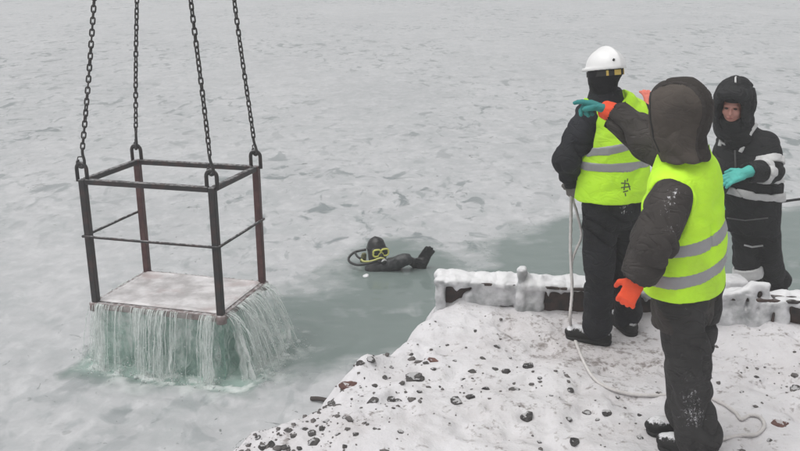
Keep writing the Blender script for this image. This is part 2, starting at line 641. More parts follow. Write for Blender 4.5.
wz += foam * (0.010 + 0.035 * fbm(WP * 15, 3, 45))
WP[:, 2] = wz
nxg, nyg = len(wx), len(wy)
ii = np.arange((nyg - 1) * nxg).reshape(nyg - 1, nxg)[:, :-1].ravel()
WF = np.stack([ii, ii + 1, ii + 1 + nxg, ii + nxg], 1)

t = NT("slush_water")
op_, fo = t.attr("open"), t.attr("foam")
# slush ice: pale frazil with darker thin spots and short dark leads
big = t.noise(0.35, 4, t.pos((1.0, 0.8, 1)), 0.55, 0.3)
mid = t.noise(2.0, 6, t.pos((1.15, 0.85, 1)), 0.60, 0.5)
fine_ = t.noise(7.0, 5, t.pos((1.1, 0.9, 1)), 0.6, 0.4)
ice = t.mix(t.ramp(big, [(0.32, 0.0), (0.64, 1.0)]), (0.425, 0.434, 0.445), (0.49, 0.496, 0.507))
ice = t.mix(t.math('MULTIPLY', t.ramp(mid, [(0.36, 1.0), (0.50, 0.0)]), 0.42), ice, (0.36, 0.385, 0.39))
ice = t.mix(t.math('MULTIPLY', t.ramp(mid, [(0.54, 0.0), (0.66, 1.0)]), 0.55), ice, (0.555, 0.56, 0.57))
ice = t.mix(t.math('MULTIPLY', t.ramp(fine_, [(0.36, 1.0), (0.50, 0.0)]), 0.34), ice, (0.33, 0.355, 0.36))
ice = t.mix(t.math('MULTIPLY', t.ramp(fine_, [(0.54, 0.0), (0.68, 1.0)]), 0.45), ice, (0.60, 0.605, 0.615))
lead_zone = t.ramp(t.noise(0.16, 3, t.pos((1, 0.7, 1), (0, 4, 0))), [(0.40, 0.15), (0.56, 1.0)])
leads = t.math('MULTIPLY', t.ramp(t.noise(2.3, 4, t.pos((1.15, 0.70, 1), (7, 3, 0)), 0.55, 0.8), [(0.575, 0.0), (0.64, 1.0)]), lead_zone)
ice = t.mix(t.math('MULTIPLY', leads, 0.92), ice, (0.195, 0.222, 0.228))
dash = t.math('MULTIPLY', t.ramp(t.noise(4.6, 3, t.pos((1.2, 0.65, 1), (3, 1, 0)), 0.5, 0.6), [(0.60, 0.0), (0.67, 1.0)]), lead_zone)
ice = t.mix(t.math('MULTIPLY', dash, 0.65), ice, (0.24, 0.27, 0.275))
nicks = t.math('MULTIPLY', t.ramp(t.noise(5.2, 4, t.pos((0.9, 1.0, 1), (2, 9, 0)), 0.7, 1.6), [(0.645, 0.0), (0.685, 1.0)]), t.ramp(t.noise(0.7, 2), [(0.42, 0.0), (0.52, 1.0)]))
ice = t.mix(t.math('MULTIPLY', nicks, 0.75), ice, (0.09, 0.105, 0.10))
aer = t.attr("aer")
wat = t.mix(t.noise(1.4, 3, t.pos((0.7, 1.4, 1))), (0.148, 0.188, 0.178), (0.205, 0.245, 0.234))
wat = t.mix(t.math('MULTIPLY', aer, t.ramp(t.noise(5, 4), [(0.3, 0.6), (0.6, 1.0)])), wat, (0.36, 0.48, 0.435))
sh = t.math('ADD', op_, t.math('MULTIPLY', t.math('SUBTRACT', t.noise(3.4, 5, t.pos((0.8, 1.3, 1))), 0.5), 0.75))
fac = t.ramp(sh, [(0.22, 0.0), (0.78, 1.0)])
col = t.mix(fac, ice, wat)
ff = t.ramp(t.math('MULTIPLY', fo, t.math('ADD', t.noise(22, 5), 0.35)), [(0.14, 0.0), (0.62, 1.0)])
col = t.mix(t.math('MULTIPLY', ff, 0.85), col, (0.68, 0.71, 0.70))
wetr = t.ramp(fac, [(0.30, 0.42), (0.72, 0.05)])
rg = t.mix(ff, wetr, (0.7, 0.7, 0.7))
hgt = t.math('MULTIPLY', t.math('ADD', t.math('MULTIPLY', mid, 0.8), t.math('MULTIPLY', t.noise(16, 4, t.pos((0.8, 1.2, 1))), 0.3)), t.math('SUBTRACT', 1.0, t.math('MULTIPLY', fac, 0.93)))
b = t.bump(hgt, 0.20, 0.035)
t.bump(t.noise(5.0, 3, t.pos((0.6, 1.7, 1))), 0.10, 0.010, b)
M_WATER = t.fin(col, rg, IOR=1.33, Specular_IOR_Level=0.5)
water = obj("water", WP, WF, M_WATER)
aer_ = 1 - smooth(-0.12, 0.22, rd)
for an, av in (("open", openw), ("foam", np.clip(foam, 0, 1)), ("aer", aer_)):
    a = water.data.attributes.new(an, 'FLOAT', 'POINT')
    a.data.foreach_set('value', av.astype(np.float32))
tag(water, kind="structure")

# ------------------------------------------------------------------ snowy quay
EA, EB = atz(220, 451)[:2], atz(437, 312)[:2]
e1 = unit(EB - EA); n1 = np.array([-e1[1], e1[0]])
BA, BB = np.array([0.255, 5.60]), np.array([2.72, 5.235])
e2 = unit(BB - BA); n2 = np.array([-e2[1], e2[0]])

EDGE = [atz(u, v)[:2] for u, v in ((222, 451), (240, 437), (266, 424), (293, 411), (318, 404), (331, 396), (336, 386), (346, 375), (360, 365), (380, 356), (410, 335), (437, 313))]
QPOLY = [np.array([-7.6, -14.0]), EA - e1 * 12] + EDGE + [BA + n2 * 0.17, BB + e2 * 12 + n2 * 0.17, np.array([14.6, -14.0])]

def quay_sd(P):
    w = 0.035 * fbm(np.c_[P * 2.5, P[:, :1] * 0], 3, 61) + 0.022 * fbm(np.c_[P * 9, P[:, :1] * 0], 2, 62)
    return poly_sd(P, QPOLY) + w, (P - EA) @ n1

MOUND = [(*atz(470, 301)[:2], 0.075, 0.16), (*atz(440, 318)[:2], 0.05, 0.13), (*atz(350, 366)[:2], 0.05, 0.10), (*atz(370, 362)[:2], 0.045, 0.08),
         (*atz(655, 318)[:2], 0.03, 0.2), (*atz(760, 338)[:2], 0.04, 0.25), (*atz(520, 318)[:2], 0.03, 0.25)]
FEET = [atz(598, 343)[:2], atz(625, 334)[:2], atz(698, 450)[:2], atz(675, 434)[:2]]

def quay_z(P):
    P = np.atleast_2d(np.asarray(P, float))[:, :2]
    P3 = np.c_[P, np.zeros(len(P))]
    s, s1 = quay_sd(P)
    z = 0.030 * fbm(P3 * 1.3, 3, 51) + 0.034 * fbm(P3 * 4.0, 3, 52) - 0.030 * smooth(0.15, 0.5, fbm(P3 * 5.5, 2, 57))
    rough = 0.35 + 0.65 * smooth(-0.9, -0.1, s1)
    z += rough * (0.034 * np.maximum(fbm(P3 * 9, 3, 53), 0) + 0.020 * np.maximum(fbm(P3 * 19, 2, 54), 0))
    for mx, my, mh, mr in MOUND:
        z += mh * np.exp(-((P[:, 0] - mx) ** 2 + (P[:, 1] - my) ** 2) / (2 * mr * mr))
    for f in FEET:
        w = np.exp(-((P[:, 0] - f[0]) ** 2 + (P[:, 1] - f[1]) ** 2) / (2 * 0.14 ** 2))
        z = z * (1 - w)
    k = np.clip((s + 0.05) / 0.75, 0, 1)
    z -= 1.35 * (k ** 1.25) * (1 + 0.25 * fbm(P3 * 5, 3, 55) * (k > 0))
    return z

gx = axis([(-14, -4.5, 20), (-4.5, -1.4, 45), (-1.4, 3.2, 230), (3.2, 14, 30)])
gy = axis([(-14, 2.0, 34), (2.0, 3.3, 40), (3.3, 6.3, 150)])
QX, QY = np.meshgrid(gx, gy)
QP = np.stack([QX.ravel(), QY.ravel()], 1)
QZ = quay_z(QP)
trod = np.zeros(len(QP))
for (u, v, r, a) in ((592, 352, 0.30, 1.0), (560, 344, 0.26, 0.75), (625, 348, 0.3, 0.8), (530, 338, 0.24, 0.6), (660, 352, 0.3, 0.5), (760, 360, 0.4, 0.35), (600, 380, 0.4, 0.3), (530, 405, 0.4, 0.3),
                     (500, 412, 0.3, 0.3), (300, 440, 0.3, 0.35), (700, 450, 0.3, 0.3)):
    c = atz(u, v)[:2]
    trod = np.maximum(trod, a * np.exp(-((QP[:, 0] - c[0]) ** 2 + (QP[:, 1] - c[1]) ** 2) / (2 * r * r)))
qn = len(gx)
ii = np.arange((len(gy) - 1) * qn).reshape(len(gy) - 1, qn)[:, :-1].ravel()
t = NT("snowy_ground")
tr = t.attr("trod")
snow = t.mix(t.noise(5, 4), (0.60, 0.59, 0.61), (0.71, 0.70, 0.72))
dirtc = t.mix(t.noise(60, 3), (0.10, 0.085, 0.078), (0.30, 0.265, 0.25))
thr = t.math('SUBTRACT', 0.588, t.math('MULTIPLY', tr, 0.105))
n1_ = t.math('ADD', t.math('MULTIPLY', t.noise(9, 6, rough=0.68), 0.62), t.math('MULTIPLY', t.noise(34, 5, rough=0.65), 0.42))
sp = t.math('MULTIPLY', t.math('SUBTRACT', n1_, thr), 11.0, True)
grime = t.ramp(t.noise(2.3, 6, rough=0.68), [(0.46, 0.0), (0.70, 1.0)])
snow = t.mix(t.math('MULTIPLY', grime, 0.42), snow, (0.40, 0.365, 0.36))
col = t.mix(t.math('MULTIPLY', tr, 0.42), snow, (0.38, 0.34, 0.33))
col = t.mix(t.math('MULTIPLY', sp, 0.85), col, dirtc)
rock = t.mix(t.noise(24, 4), (0.05, 0.045, 0.042), (0.16, 0.14, 0.13))
col = t.mix(t.ramp(t.math('ADD', t.nz(), t.math('MULTIPLY', t.math('SUBTRACT', t.noise(12, 4), 0.5), 0.5)), [(0.30, 1.0), (0.48, 0.0)]), col, rock)
b = t.bump(t.noise(9, 6, rough=0.62), 0.55, 0.04)
t.bump(t.noise(70, 3), 0.14, 0.006, b)
M_SNOWG = t.fin(col, 0.85, Specular_IOR_Level=0.25)
quay = obj("ground", np.c_[QP, QZ], np.stack([ii, ii + 1, ii + 1 + qn, ii + qn], 1), M_SNOWG)
a = quay.data.attributes.new("trod", 'FLOAT', 'POINT')
a.data.foreach_set('value', trod.astype(np.float32))
tag(quay, kind="structure")

def gz(p): return float(quay_z(np.asarray(p)[:2])[0])
def on_ground(u, v):
    p = atz(u, v, 0.0)
    for _ in range(4): p = atz(u, v, gz(p))
    return p

# ------------------------------------------------------------------ shared materials
t = NT("snow_crust")
c = t.mix(t.noise(9, 4), (0.60, 0.60, 0.615), (0.71, 0.705, 0.72))
t.bump(t.noise(30, 5), 0.4, 0.012)
M_SNOW = t.fin(c, 0.75, Specular_IOR_Level=0.3)
t = NT("ice_crust")
c = t.mix(t.ramp(t.noise(8, 5), [(0.35, 0.0), (0.62, 1.0)]), (0.30, 0.31, 0.315), (0.66, 0.66, 0.675))
c = t.mix(t.ramp(t.nz(), [(0.15, 0.0), (0.6, 1.0)]), c, (0.70, 0.70, 0.715))
b = t.bump(t.noise(14, 4), 0.4, 0.016)
t.bump(t.noise(75, 3), 0.35, 0.006, b)
M_ICE = t.fin(c, 0.38, Specular_IOR_Level=0.4)
M_RUSTDARK = metal("dark_rusted_steel", (0.028, 0.022, 0.021), (0.075, 0.045, 0.036), 0.7, 0.2)
M_CONC = plain("grey_concrete", (0.30, 0.295, 0.29), 0.9, 0.25)
t = NT("stone")
rc = t.mix(t.ramp(t.noise(18, 5), [(0.3, 0.0), (0.7, 1.0)]), (0.030, 0.029, 0.030), (0.115, 0.108, 0.105))
cap = t.ramp(t.math('ADD', t.nz(), t.math('MULTIPLY', t.math('SUBTRACT', t.noise(20, 4), 0.5), 2.2)), [(0.98, 0.0), (1.16, 1.0)])
t.bump(t.noise(40, 5), 0.6, 0.01)
M_ROCK = t.fin(t.mix(t.math('MULTIPLY', cap, 0.55), rc, (0.68, 0.675, 0.69)), 0.85, Specular_IOR_Level=0.25)
t = NT("reddish_stone")
rc = t.mix(t.ramp(t.noise(18, 5), [(0.3, 0.0), (0.7, 1.0)]), (0.075, 0.040, 0.036), (0.19, 0.105, 0.09))
cap = t.ramp(t.math('ADD', t.nz(), t.math('MULTIPLY', t.math('SUBTRACT', t.noise(20, 4), 0.5), 2.2)), [(0.98, 0.0), (1.16, 1.0)])
t.bump(t.noise(40, 5), 0.6, 0.01)
M_REDROCK = t.fin(t.mix(t.math('MULTIPLY', cap, 0.6), rc, (0.68, 0.675, 0.69)), 0.85, Specular_IOR_Level=0.25)

# ------------------------------------------------------------------ iced steel kerb beams along the quay end
def bp(s, d, z):
    """point on the beam line: s along, d towards the water, z up"""
    p = BA + e2 * s + n2 * d
    return np.array([p[0], p[1], z])
def bs(u, v, d=0.0):
    """beam coordinates (s, z) of a pixel on the front plane of the beam"""
    r = ray(u, v); n = np.array([n2[0], n2[1], 0]); c = np.array([*(BA + n2 * d), 0])
    p = CV + r * ((c - CV) @ n) / (r @ n)
    return float((p[:2] - BA) @ e2), float(p[2])
RB = np.stack([np.array([*e2, 0]), np.array([*n2, 0]), np.array([0, 0, 1.0])], 1)

def beam(label, s0, s1, stiff, top):
    th = thing("steel_girder", label, "steel beam", bp((s0 + s1) / 2, 0.05, 0), "kerb beams along the quay end")
    for a, b_ in zip([s0] + stiff, stiff + [s1]):
        MB().box(bp((a + b_) / 2, 0.075, top / 2 - 0.02), ((b_ - a) / 2 - 0.008, 0.008, top / 2 + 0.01), RB, 0.003).build("web_panel", M_RUSTDARK, th, False)
    MB().box(bp((s0 + s1) / 2, 0.075, top), ((s1 - s0) / 2, 0.085, 0.011), RB, 0.004).build("top_flange", M_RUSTDARK, th, False)
    for s in [s0] + stiff + [s1]:
        MB().box(bp(s, 0.068, top / 2 - 0.02), (0.008, 0.075, top / 2), RB, 0.003).build("stiffener", M_RUSTDARK, th, False)
    return th

TOPZ = 0.228
sL0, _ = bs(438, 290); sL1, _ = bs(672, 312); sM, _ = bs(521, 290)
beamL = beam("dark steel kerb beam with white ice crust behind helmeted worker's legs", sL0, sL1, [sM, bs(596, 300)[0]], TOPZ)
sR0, _ = bs(688, 318); sR1, _ = bs(900, 330)
beamR = beam("ice coated grey kerb beam with frozen lifting lug below the hooded black clad worker", sR0, sR1, [bs(773, 318)[0]], 0.22)

F = Field(bp(sL0 - 0.08, 0, -0.1) - [0, 0.22, 0], bp(sL1 + 0.05, 0.2, 0.48) + [0, 0.15, 0], 0.008)
def top_run(F, s0, s1, d0, z, r0, r1, n, seed):
    ps = np.linspace(s0, s1, n)
    for i in range(n - 1):
        f = lambda s, q: r0 + (r1 - r0) * (0.5 + 0.5 * vnoise(np.array([[s * 6.0, q, seed]]))[0])
        F.cone(bp(ps[i], d0 + 0.015 * vnoise(np.array([[ps[i] * 5, 9, seed]]))[0], z), bp(ps[i + 1], d0 + 0.015 * vnoise(np.array([[ps[i + 1] * 5, 9, seed]]))[0], z), f(ps[i], 1), f(ps[i + 1], 1), 0.03, flat=((0, 0, 1), 1.15))
top_run(F, sL0, sL1, 0.02, TOPZ - 0.002, 0.024, 0.040, 26, 3)
top_run(F, sL0, sL1, 0.10, TOPZ + 0.010, 0.036, 0.046, 20, 5)
F.cone(bp(sL0 + 0.015, 0.01, -0.05), bp(sL0 + 0.02, 0.02, TOPZ), 0.032, 0.042, 0.03)
F.cone(bp(sL0 + 0.02, 0.10, -0.05), bp(sL0 + 0.02, 0.10, TOPZ), 0.04, 0.045, 0.03)
zt = bs(521, 268)[1]
F.rbox(bp(sM, 0.03, (zt - 0.05) / 2), (0.030, 0.055, (zt + 0.05) / 2), RB, 0.02, 0.03)
F.cone(bp(sM + 0.07, 0.04, -0.05), bp(sM + 0.03, 0.05, zt - 0.09), 0.060, 0.034, 0.05)
# crust over the left web, leaving the dark wedge by the end post free
for (u, v, r, zr, dep) in ((490, 295, 0.10, 0.12, 0.045), (505, 290, 0.09, 0.13, 0.05), (475, 302, 0.09, 0.09, 0.04), (460, 310, 0.09, 0.07, 0.045), (540, 292, 0.045, 0.12, 0.04), (533, 305, 0.07, 0.09, 0.05), (448, 316, 0.06, 0.06, 0.05), (498, 283, 0.08, 0.05, 0.04)):
    s_, z_ = bs(u, v, 0.05)
    F.ell(bp(s_, 0.062, z_), (r, dep, zr), RB, 0.03)
for u, ln in ((456, 0.03), (562, 0.012), (588, 0.05), (549, 0.05), (648, 0.03)):
    s_ = bs(u, 285)[0]
    F.cone(bp(s_, 0.012, TOPZ), bp(s_, 0.012, TOPZ - 0.03 - ln), 0.022, 0.005, 0.02)
F.noise((10, 10, 8), 0.022, 4, 2)
ic = solid("ice_crust", F, M_ICE, beamL, [((14, 14, 10), 0.004, 8, 'c'), ((40, 40, 40), 0.003, 3, False)], 1)
tag(ic, "lumpy white ice crust hanging over the dark beam")

F = Field(bp(sR0 - 0.06, 0, -0.1) - [0, 0.45, 0], bp(sR1 + 0.05, 0.2, 0.5) + [0, 0.45, 0], 0.009)
top_run(F, sR0, sR1, 0.03, 0.205, 0.028, 0.042, 24, 13)
top_run(F, sR0, sR1, 0.12, 0.205, 0.036, 0.046, 20, 15)
for (u, v, r, zr, dep) in ((725, 320, 0.10, 0.12, 0.07), (745, 322, 0.10, 0.11, 0.065), (760, 320, 0.08, 0.12, 0.06), (782, 318, 0.055, 0.11, 0.06), (708, 322, 0.1, 0.1, 0.07), (736, 308, 0.08, 0.08, 0.06), (694, 318, 0.07, 0.11, 0.07), (840, 320, 0.12, 0.1, 0.05), (880, 325, 0.1, 0.12, 0.05)):
    s_, z_ = bs(u, v, 0.05)
    F.ell(bp(s_, 0.055, z_), (r, dep, zr), RB, 0.03)
F.cone(bp(bs(786, 320)[0], 0.02, -0.02), bp(bs(782, 300)[0], 0.03, 0.21), 0.05, 0.045, 0.03)
F.cone(bp(sR0 + 0.02, 0.04, -0.05), bp(sR0 + 0.02, 0.05, 0.22), 0.05, 0.05, 0.03)
# the frozen lug: an arch with a hole, and a ridge running down from it
sl_, zl_ = bs(757, 302, 0.03)
F.cone(bp(sl_ - 0.05, 0.02, 0.16), bp(sl_ - 0.035, 0.03, 0.28), 0.038, 0.030, 0.03)
F.cone(bp(sl_ + 0.06, 0.02, 0.16), bp(sl_ + 0.05, 0.03, 0.28), 0.034, 0.030, 0.03)
F.cone(bp(sl_ - 0.035, 0.03, 0.31), bp(sl_ + 0.05, 0.03, 0.315), 0.030, 0.032, 0.03)
F.cone(bp(sl_ - 0.05, 0.01, 0.27), bp(sl_ - 0.30, -0.01, 0.23), 0.028, 0.04, 0.04)
F.ell(bp(sl_ - 0.075, -0.02, 0.19), (0.018, 0.05, 0.06), RB, 0.01, 'sub')
F.noise((10, 10, 8), 0.022, 24, 2)
ic = solid("ice_crust", F, M_ICE, beamR, [((14, 14, 10), 0.004, 28, 'c'), ((40, 40, 40), 0.003, 3, False)], 1)
MB().box(bp(sl_ + 0.008, 0.035, 0.26), (0.030, 0.008, 0.05), RB, 0.004).build("lug_plate", M_RUSTDARK, beamR, False)

# low landing behind the beams where the third worker stands
LEDGE = -0.30
lw = thing("landing_stage", "low concrete landing stage behind the iced kerb beam under the black clad worker", "landing stage", (2.66, 6.25, LEDGE))
MB().box((2.655, 6.28, LEDGE - 0.45), (0.36, 0.50, 0.447), np.eye(3), 0.03).build("slab", M_CONC, lw, False)
F = Field((2.28, 5.76, LEDGE - 0.06), (3.03, 6.8, LEDGE + 0.06), 0.012)
F.rbox((2.655, 6.28, LEDGE - 0.02), (0.355, 0.495, 0.03), np.eye(3), 0.02)
F.noise(9, 0.014, 3)
solid("snow_cover", F, M_SNOW, lw, None, 1)

# ================================================================== THINGS
# ------------------------------------------------------------------ diving cage
M_CAGE = metal("dark_painted_steel", (0.022, 0.021, 0.022), (0.060, 0.030, 0.027), 0.45, 0.45, 0.15)
M_CAGERED = metal("red_brown_painted_steel", (0.055, 0.020, 0.022), (0.11, 0.05, 0.045), 0.45, 0.5, 0.5)
M_CHAIN = metal("chain_steel", (0.020, 0.020, 0.021), (0.05, 0.04, 0.036), 0.5, 0.3, 0.4)
M_EDGE = metal("frosted_rusty_edge", (0.10, 0.065, 0.062), (0.30, 0.25, 0.245), 0.5, 0.7, 0.8)
cw, cd, ch = CAGE_Q['w'] / 2, CAGE_Q['d'] / 2, CAGE_Q['h']
cage = thing("diving_cage", "open dark steel diving cage hanging on chains, water pouring off its deck", "cage", cl(0, 0, 0))
corners = [(-cw, -cd), (cw, -cd), (cw, cd), (-cw, cd)]
red = [False, False, True, True]
def bar(a, b, r, mat, name, sq=True, parent=cage):
    a, b = np.asarray(a), np.asarray(b)
    if sq:
        Rm = frame(b - a, CR[:, 2] if abs(unit(b - a) @ CR[:, 2]) < 0.9 else CR[:, 0])
        return MB().box((a + b) / 2, (r, r, np.linalg.norm(b - a) / 2), Rm, 0.005).build(name, mat, parent, False)
    n = 14
    P = np.array([a + (b - a) * t for t in np.linspace(0, 1, n)])
    P += 0.004 * np.stack([fbm(P * 3 + i * 9, 2, 70 + i) for i in range(3)], 1)
    return MB().tube(P, r, 8).build(name, mat, parent)
for i, (x, y) in enumerate(corners):
    bar(cl(x, y, -0.01), cl(x, y, ch - 0.002), 0.026, M_CAGERED if red[i] else M_CAGE, "post")
for i in range(4):
    (x0, y0), (x1, y1) = corners[i], corners[(i + 1) % 4]
    d = unit([x1 - x0, y1 - y0]) * 0.028
    bar(cl(x0 + d[0], y0 + d[1], ch - 0.02), cl(x1 - d[0], y1 - d[1], ch - 0.02), 0.021, M_CAGE, "top_rail")
    if i != 2:
        hz = [0.56, 0.56, 0, 0.56][i]
        o = np.array([[0, -1], [1, 0], [0, 1], [-1, 0]][i]) * 0.030
        bar(cl(x0 - d[0] * 1.3 + o[0], y0 - d[1] * 1.3 + o[1], hz), cl(x1 + d[0] * 1.3 + o[0], y1 + d[1] * 1.3 + o[1], hz), 0.011, M_CAGE, "mid_rail", False)
    bar(cl(x0 + d[0], y0 + d[1], -0.012), cl(x1 - d[0], y1 - d[1], -0.012), 0.028, M_EDGE, "edge_beam")
for i, (x, y) in enumerate(corners):
    sx, sy = np.sign(x), np.sign(y)
    MB().tube([cl(x + sx * 0.006, y + sy * 0.01, z) for z in (-0.052, -0.048, 0.012, 0.018)], [0.034, 0.042, 0.042, 0.034], 14).build("corner_foot", M_EDGE, cage)
    # lifting eye: an upright round bar arch
    al = np.linspace(0, math.pi, 13)
    pts = [cl(x - 0.042, y, ch - 0.02)] + [cl(x - 0.042 * math.cos(q), y, ch + 0.075 + 0.045 * math.sin(q)) for q in al] + [cl(x + 0.042, y, ch - 0.02)]
    MB().tube(pts, 0.0150, 8).build("lifting_eye", M_CAGE, cage)
deckV = box(cl(0, 0, -0.016), (cw - 0.029, cd - 0.029, 0.014), CR, 0.004)
MB().add(*deckV).build("deck_plate", M_EDGE, cage, False)
# slush and water film lying on the deck
N = 70
gu, gv = np.meshgrid(np.linspace(-cw + 0.005, cw - 0.005, N), np.linspace(-cd + 0.005, cd - 0.005, N))
hh = np.array([0.019 + 0.008 * a for a in fbm(np.c_[gu.ravel() * 5, gv.ravel() * 5, gu.ravel() * 0], 4, 81)])
ed = np.minimum(cw - np.abs(gu.ravel()), cd - np.abs(gv.ravel()))
hh = hh * smooth(-0.02, 0.05, ed) + 0.004 * (ed < 0.05) 
SV = np.array([cl(x, y, z + 0.012 * (1 if e < 0.04 else 0.4)) for x, y, z, e in zip(gu.ravel(), gv.ravel(), hh, ed)])
ii = np.arange((N - 1) * N).reshape(N - 1, N)[:, :-1].ravel()
t = NT("slush_film")
c = t.mix(t.ramp(t.noise(6, 5), [(0.36, 0.0), (0.62, 1.0)]), (0.44, 0.42, 0.42), (0.72, 0.70, 0.705))
c = t.mix(t.math('MULTIPLY', t.ramp(t.noise(3.5, 4, t.pos((1, 1, 1), (3, 3, 1))), [(0.55, 0.0), (0.7, 1.0)]), 0.5), c, (0.38, 0.27, 0.26))
t.bump(t.noise(14, 4), 0.3, 0.01)
M_FILM = t.fin(c, 0.16, IOR=1.33)
obj("slush_film", SV, np.stack([ii, ii + 1, ii + 1 + N, ii + N], 1), M_FILM, cage)

# ------------------------------------------------------------------ chains with hooks
def link_mesh():
    r, hl, hw = 0.0062, 0.0205, 0.0145
    pts = []
    for k in range(20):
        a = 2 * math.pi * k / 20
        pts.append(np.array([hw * math.cos(a), 0, (hl - hw + 0.006) * (1 if math.sin(a) > 0 else -1) * (abs(math.sin(a)) > 1e-6) + (hw) * math.sin(a)]))
    V, F = [], []
    n = len(pts)
    for i in range(n):
        T = unit(pts[(i + 1) % n] - pts[i - 1]); B = np.array([0, 1.0, 0]); Nn = np.cross(T, B)
        for k in range(7):
            a = 2 * math.pi * k / 7
            V.append(pts[i] + (math.cos(a) * Nn + math.sin(a) * B) * r)
    for i in range(n):
        for k in range(7):
            a, b_ = i * 7 + k, i * 7 + (k + 1) % 7
            c_, d_ = ((i + 1) % n) * 7 + (k + 1) % 7, ((i + 1) % n) * 7 + k
            F.append((a, b_, c_, d_))
    return np.array(V), F
LV, LF = link_mesh()
link_me = mesh_data("link", LV, LF)
link_me.materials.append(M_CHAIN)
PITCHL = 0.0425
APEX = np.array([-1.66, 6.46, 6.3])
tops = [(96, -20), (189, -20), (232, -20), (137, -20)]
chain_lab = ["steel chain hooked to the cage corner with the near dark post beside the open slush", "steel chain hooked to the cage corner facing the snowy quay",
             "steel chain hooked to the cage corner with the red post nearest the diver", "steel chain hooked to the far red post away from the quay"]
chains = []
for i, (x, y) in enumerate(corners):
    eye = cl(x, y, ch + 0.108)
    knee = aty(*tops[i], eye[1] * 0.8 + APEX[1] * 0.2)
    th = thing("lifting_chain", chain_lab[i], "chain", eye, "four chains holding the diving cage")
    d0 = unit(knee - eye)
    Rm = frame(d0, (0.3 + 0.5 * i, 1, 0))
    # hook: shank, bowl round the eye bar, tip
    hk = []
    for q in np.linspace(-0.15, 1.25, 16) * math.pi:
        hk.append(eye + Rm @ np.array([0.030 * math.cos(q) - 0.0, 0, -0.030 * math.sin(q) + 0.012]))
    tip = hk[-1] + Rm @ np.array([-0.012, 0, 0.03])
    neck = eye + Rm @ np.array([0.006, 0, 0.085])
    path = spline([eye + Rm @ np.array([0.0, 0, 0.135]), neck, eye + Rm @ np.array([0.024, 0, 0.045])] + hk[2:], 3)
    rad = np.linspace(0.011, 0.0135, len(path)); rad[-6:] *= np.linspace(1, 0.45, 6)
    hook = MB().tube(path, rad, 9)
    hook.build("hook", M_CHAIN, th)
    MB().tube([neck + Rm @ np.array([-0.002, 0, -0.02]), eye + Rm @ np.array([-0.030, 0, 0.055]), eye + Rm @ np.array([-0.036, 0, 0.03])], [0.006, 0.005, 0.003], 6).build("hook_latch", M_CHAIN, th)
    start = eye + d0 * 0.146
    segs = [(start, knee), (knee, APEX)]
    p, k = start.copy(), 0
    far = MB()
    yaw0 = rng.random() * 3 + 0.5
    total = np.linalg.norm(knee - start)
    while True:
        s = k * PITCHL
        if s < total: c_, d = start + d0 * s, d0
        else:
            d = unit(APEX - knee); c_ = knee + d * (s - total)
            if s - total > np.linalg.norm(APEX - knee) - 0.1: break
        c_ = c_ + 0.004 * np.array([math.sin(s * 3 + i), math.cos(s * 2.3 + i), 0])
        Rl = frame(d)
        a = yaw0 + (k % 2) * math.pi / 2 + 0.25 * math.sin(k * 0.7) + s * 0.35
        Rz = np.array([[math.cos(a), -math.sin(a), 0], [math.sin(a), math.cos(a), 0], [0, 0, 1]])
        Rl = Rl @ Rz
        if s < total + 0.1:
            o = bpy.data.objects.new("link", link_me)
            link(o); o.parent = th
            o.matrix_local = Matrix.Translation(Vector(c_ - eye)) @ Matrix(Rl.tolist()).to_4x4()
        else:
            far.add(c_ + LV @ Rl.T, LF)
        k += 1
    tag(far.build("upper_links", M_CHAIN, th), kind="stuff")
    chains.append(th)
# crane hook block above the picture
hb = thing("crane_hook", "heavy crane hook block gathering the four cage chains high above the water", "crane hook", APEX + [0, 0, -0.1])
al = np.linspace(0, 2 * math.pi, 25)
MB().tube([APEX + np.array([0.11 * math.cos(q), 0, 0.16 * math.sin(q)]) for q in al], 0.02, 8, False).build("master_ring", M_CHAIN, hb)
MB().tube(spline([APEX + [0, 0, 0.55], APEX + [0, 0, 0.36], APEX + [0.10, 0, 0.26], APEX + [0.09, 0, 0.14], APEX + [0, 0, 0.10], APEX + [-0.09, 0, 0.14], APEX + [-0.11, 0, 0.22]], 8), np.r_[np.linspace(0.03, 0.045, 30), np.linspace(0.045, 0.015, 19)], 10).build("hook", M_CHAIN, hb)
MB().box(APEX + [0, 0, 0.75], (0.16, 0.11, 0.22), np.eye(3), 0.05).build("sheave_block", M_CAGE, hb, False)
MB().tube([APEX + [0, 0, 0.95], APEX + [0, 0, 5.0]], 0.012, 8).build("wire_rope", M_CHAIN, hb)

# ------------------------------------------------------------------ water pouring off the deck
t = NT("falling_water_sheet")
su, st_ = t.n.new("ShaderNodeAttribute"), t.n.new("ShaderNodeAttribute")
su.attribute_name, st_.attribute_name = "su", "st"
cmb = t.n.new("ShaderNodeCombineXYZ")
t.l.new(su.outputs['Fac'], cmb.inputs[0]); t.l.new(st_.outputs['Fac'], cmb.inputs[1])
def stretched(sx, sy, det, off=0):
    mp = t.n.new("ShaderNodeMapping")
    t.l.new(cmb.outputs[0], mp.inputs['Vector'])
    mp.inputs['Scale'].default_value = (sx, sy, 1); mp.inputs['Location'].default_value = (off, off * 2.1, off)
    return t.noise(1.0, det, mp.outputs[0], 0.6, 0.2)
n_a = stretched(30, 1.6, 4)
n_b = stretched(5.5, 1.3, 3, 5)
n_d = stretched(14, 7.0, 4, 9)
dn = t.attr("dn")
den = t.math('ADD', t.math('MULTIPLY', t.math('SUBTRACT', dn, 0.45), 0.16), t.math('ADD', t.math('MULTIPLY', n_a, 0.42), t.math('ADD', t.math('MULTIPLY', n_b, 0.45), t.math('MULTIPLY', n_d, 0.30))))
alpha = t.ramp(den, [(0.52, 0.01), (0.62, 0.24), (0.74, 0.95)])
c = t.mix(t.ramp(den, [(0.48, 0.0), (0.64, 1.0)]), (0.62, 0.76, 0.70), (0.95, 0.97, 0.96))
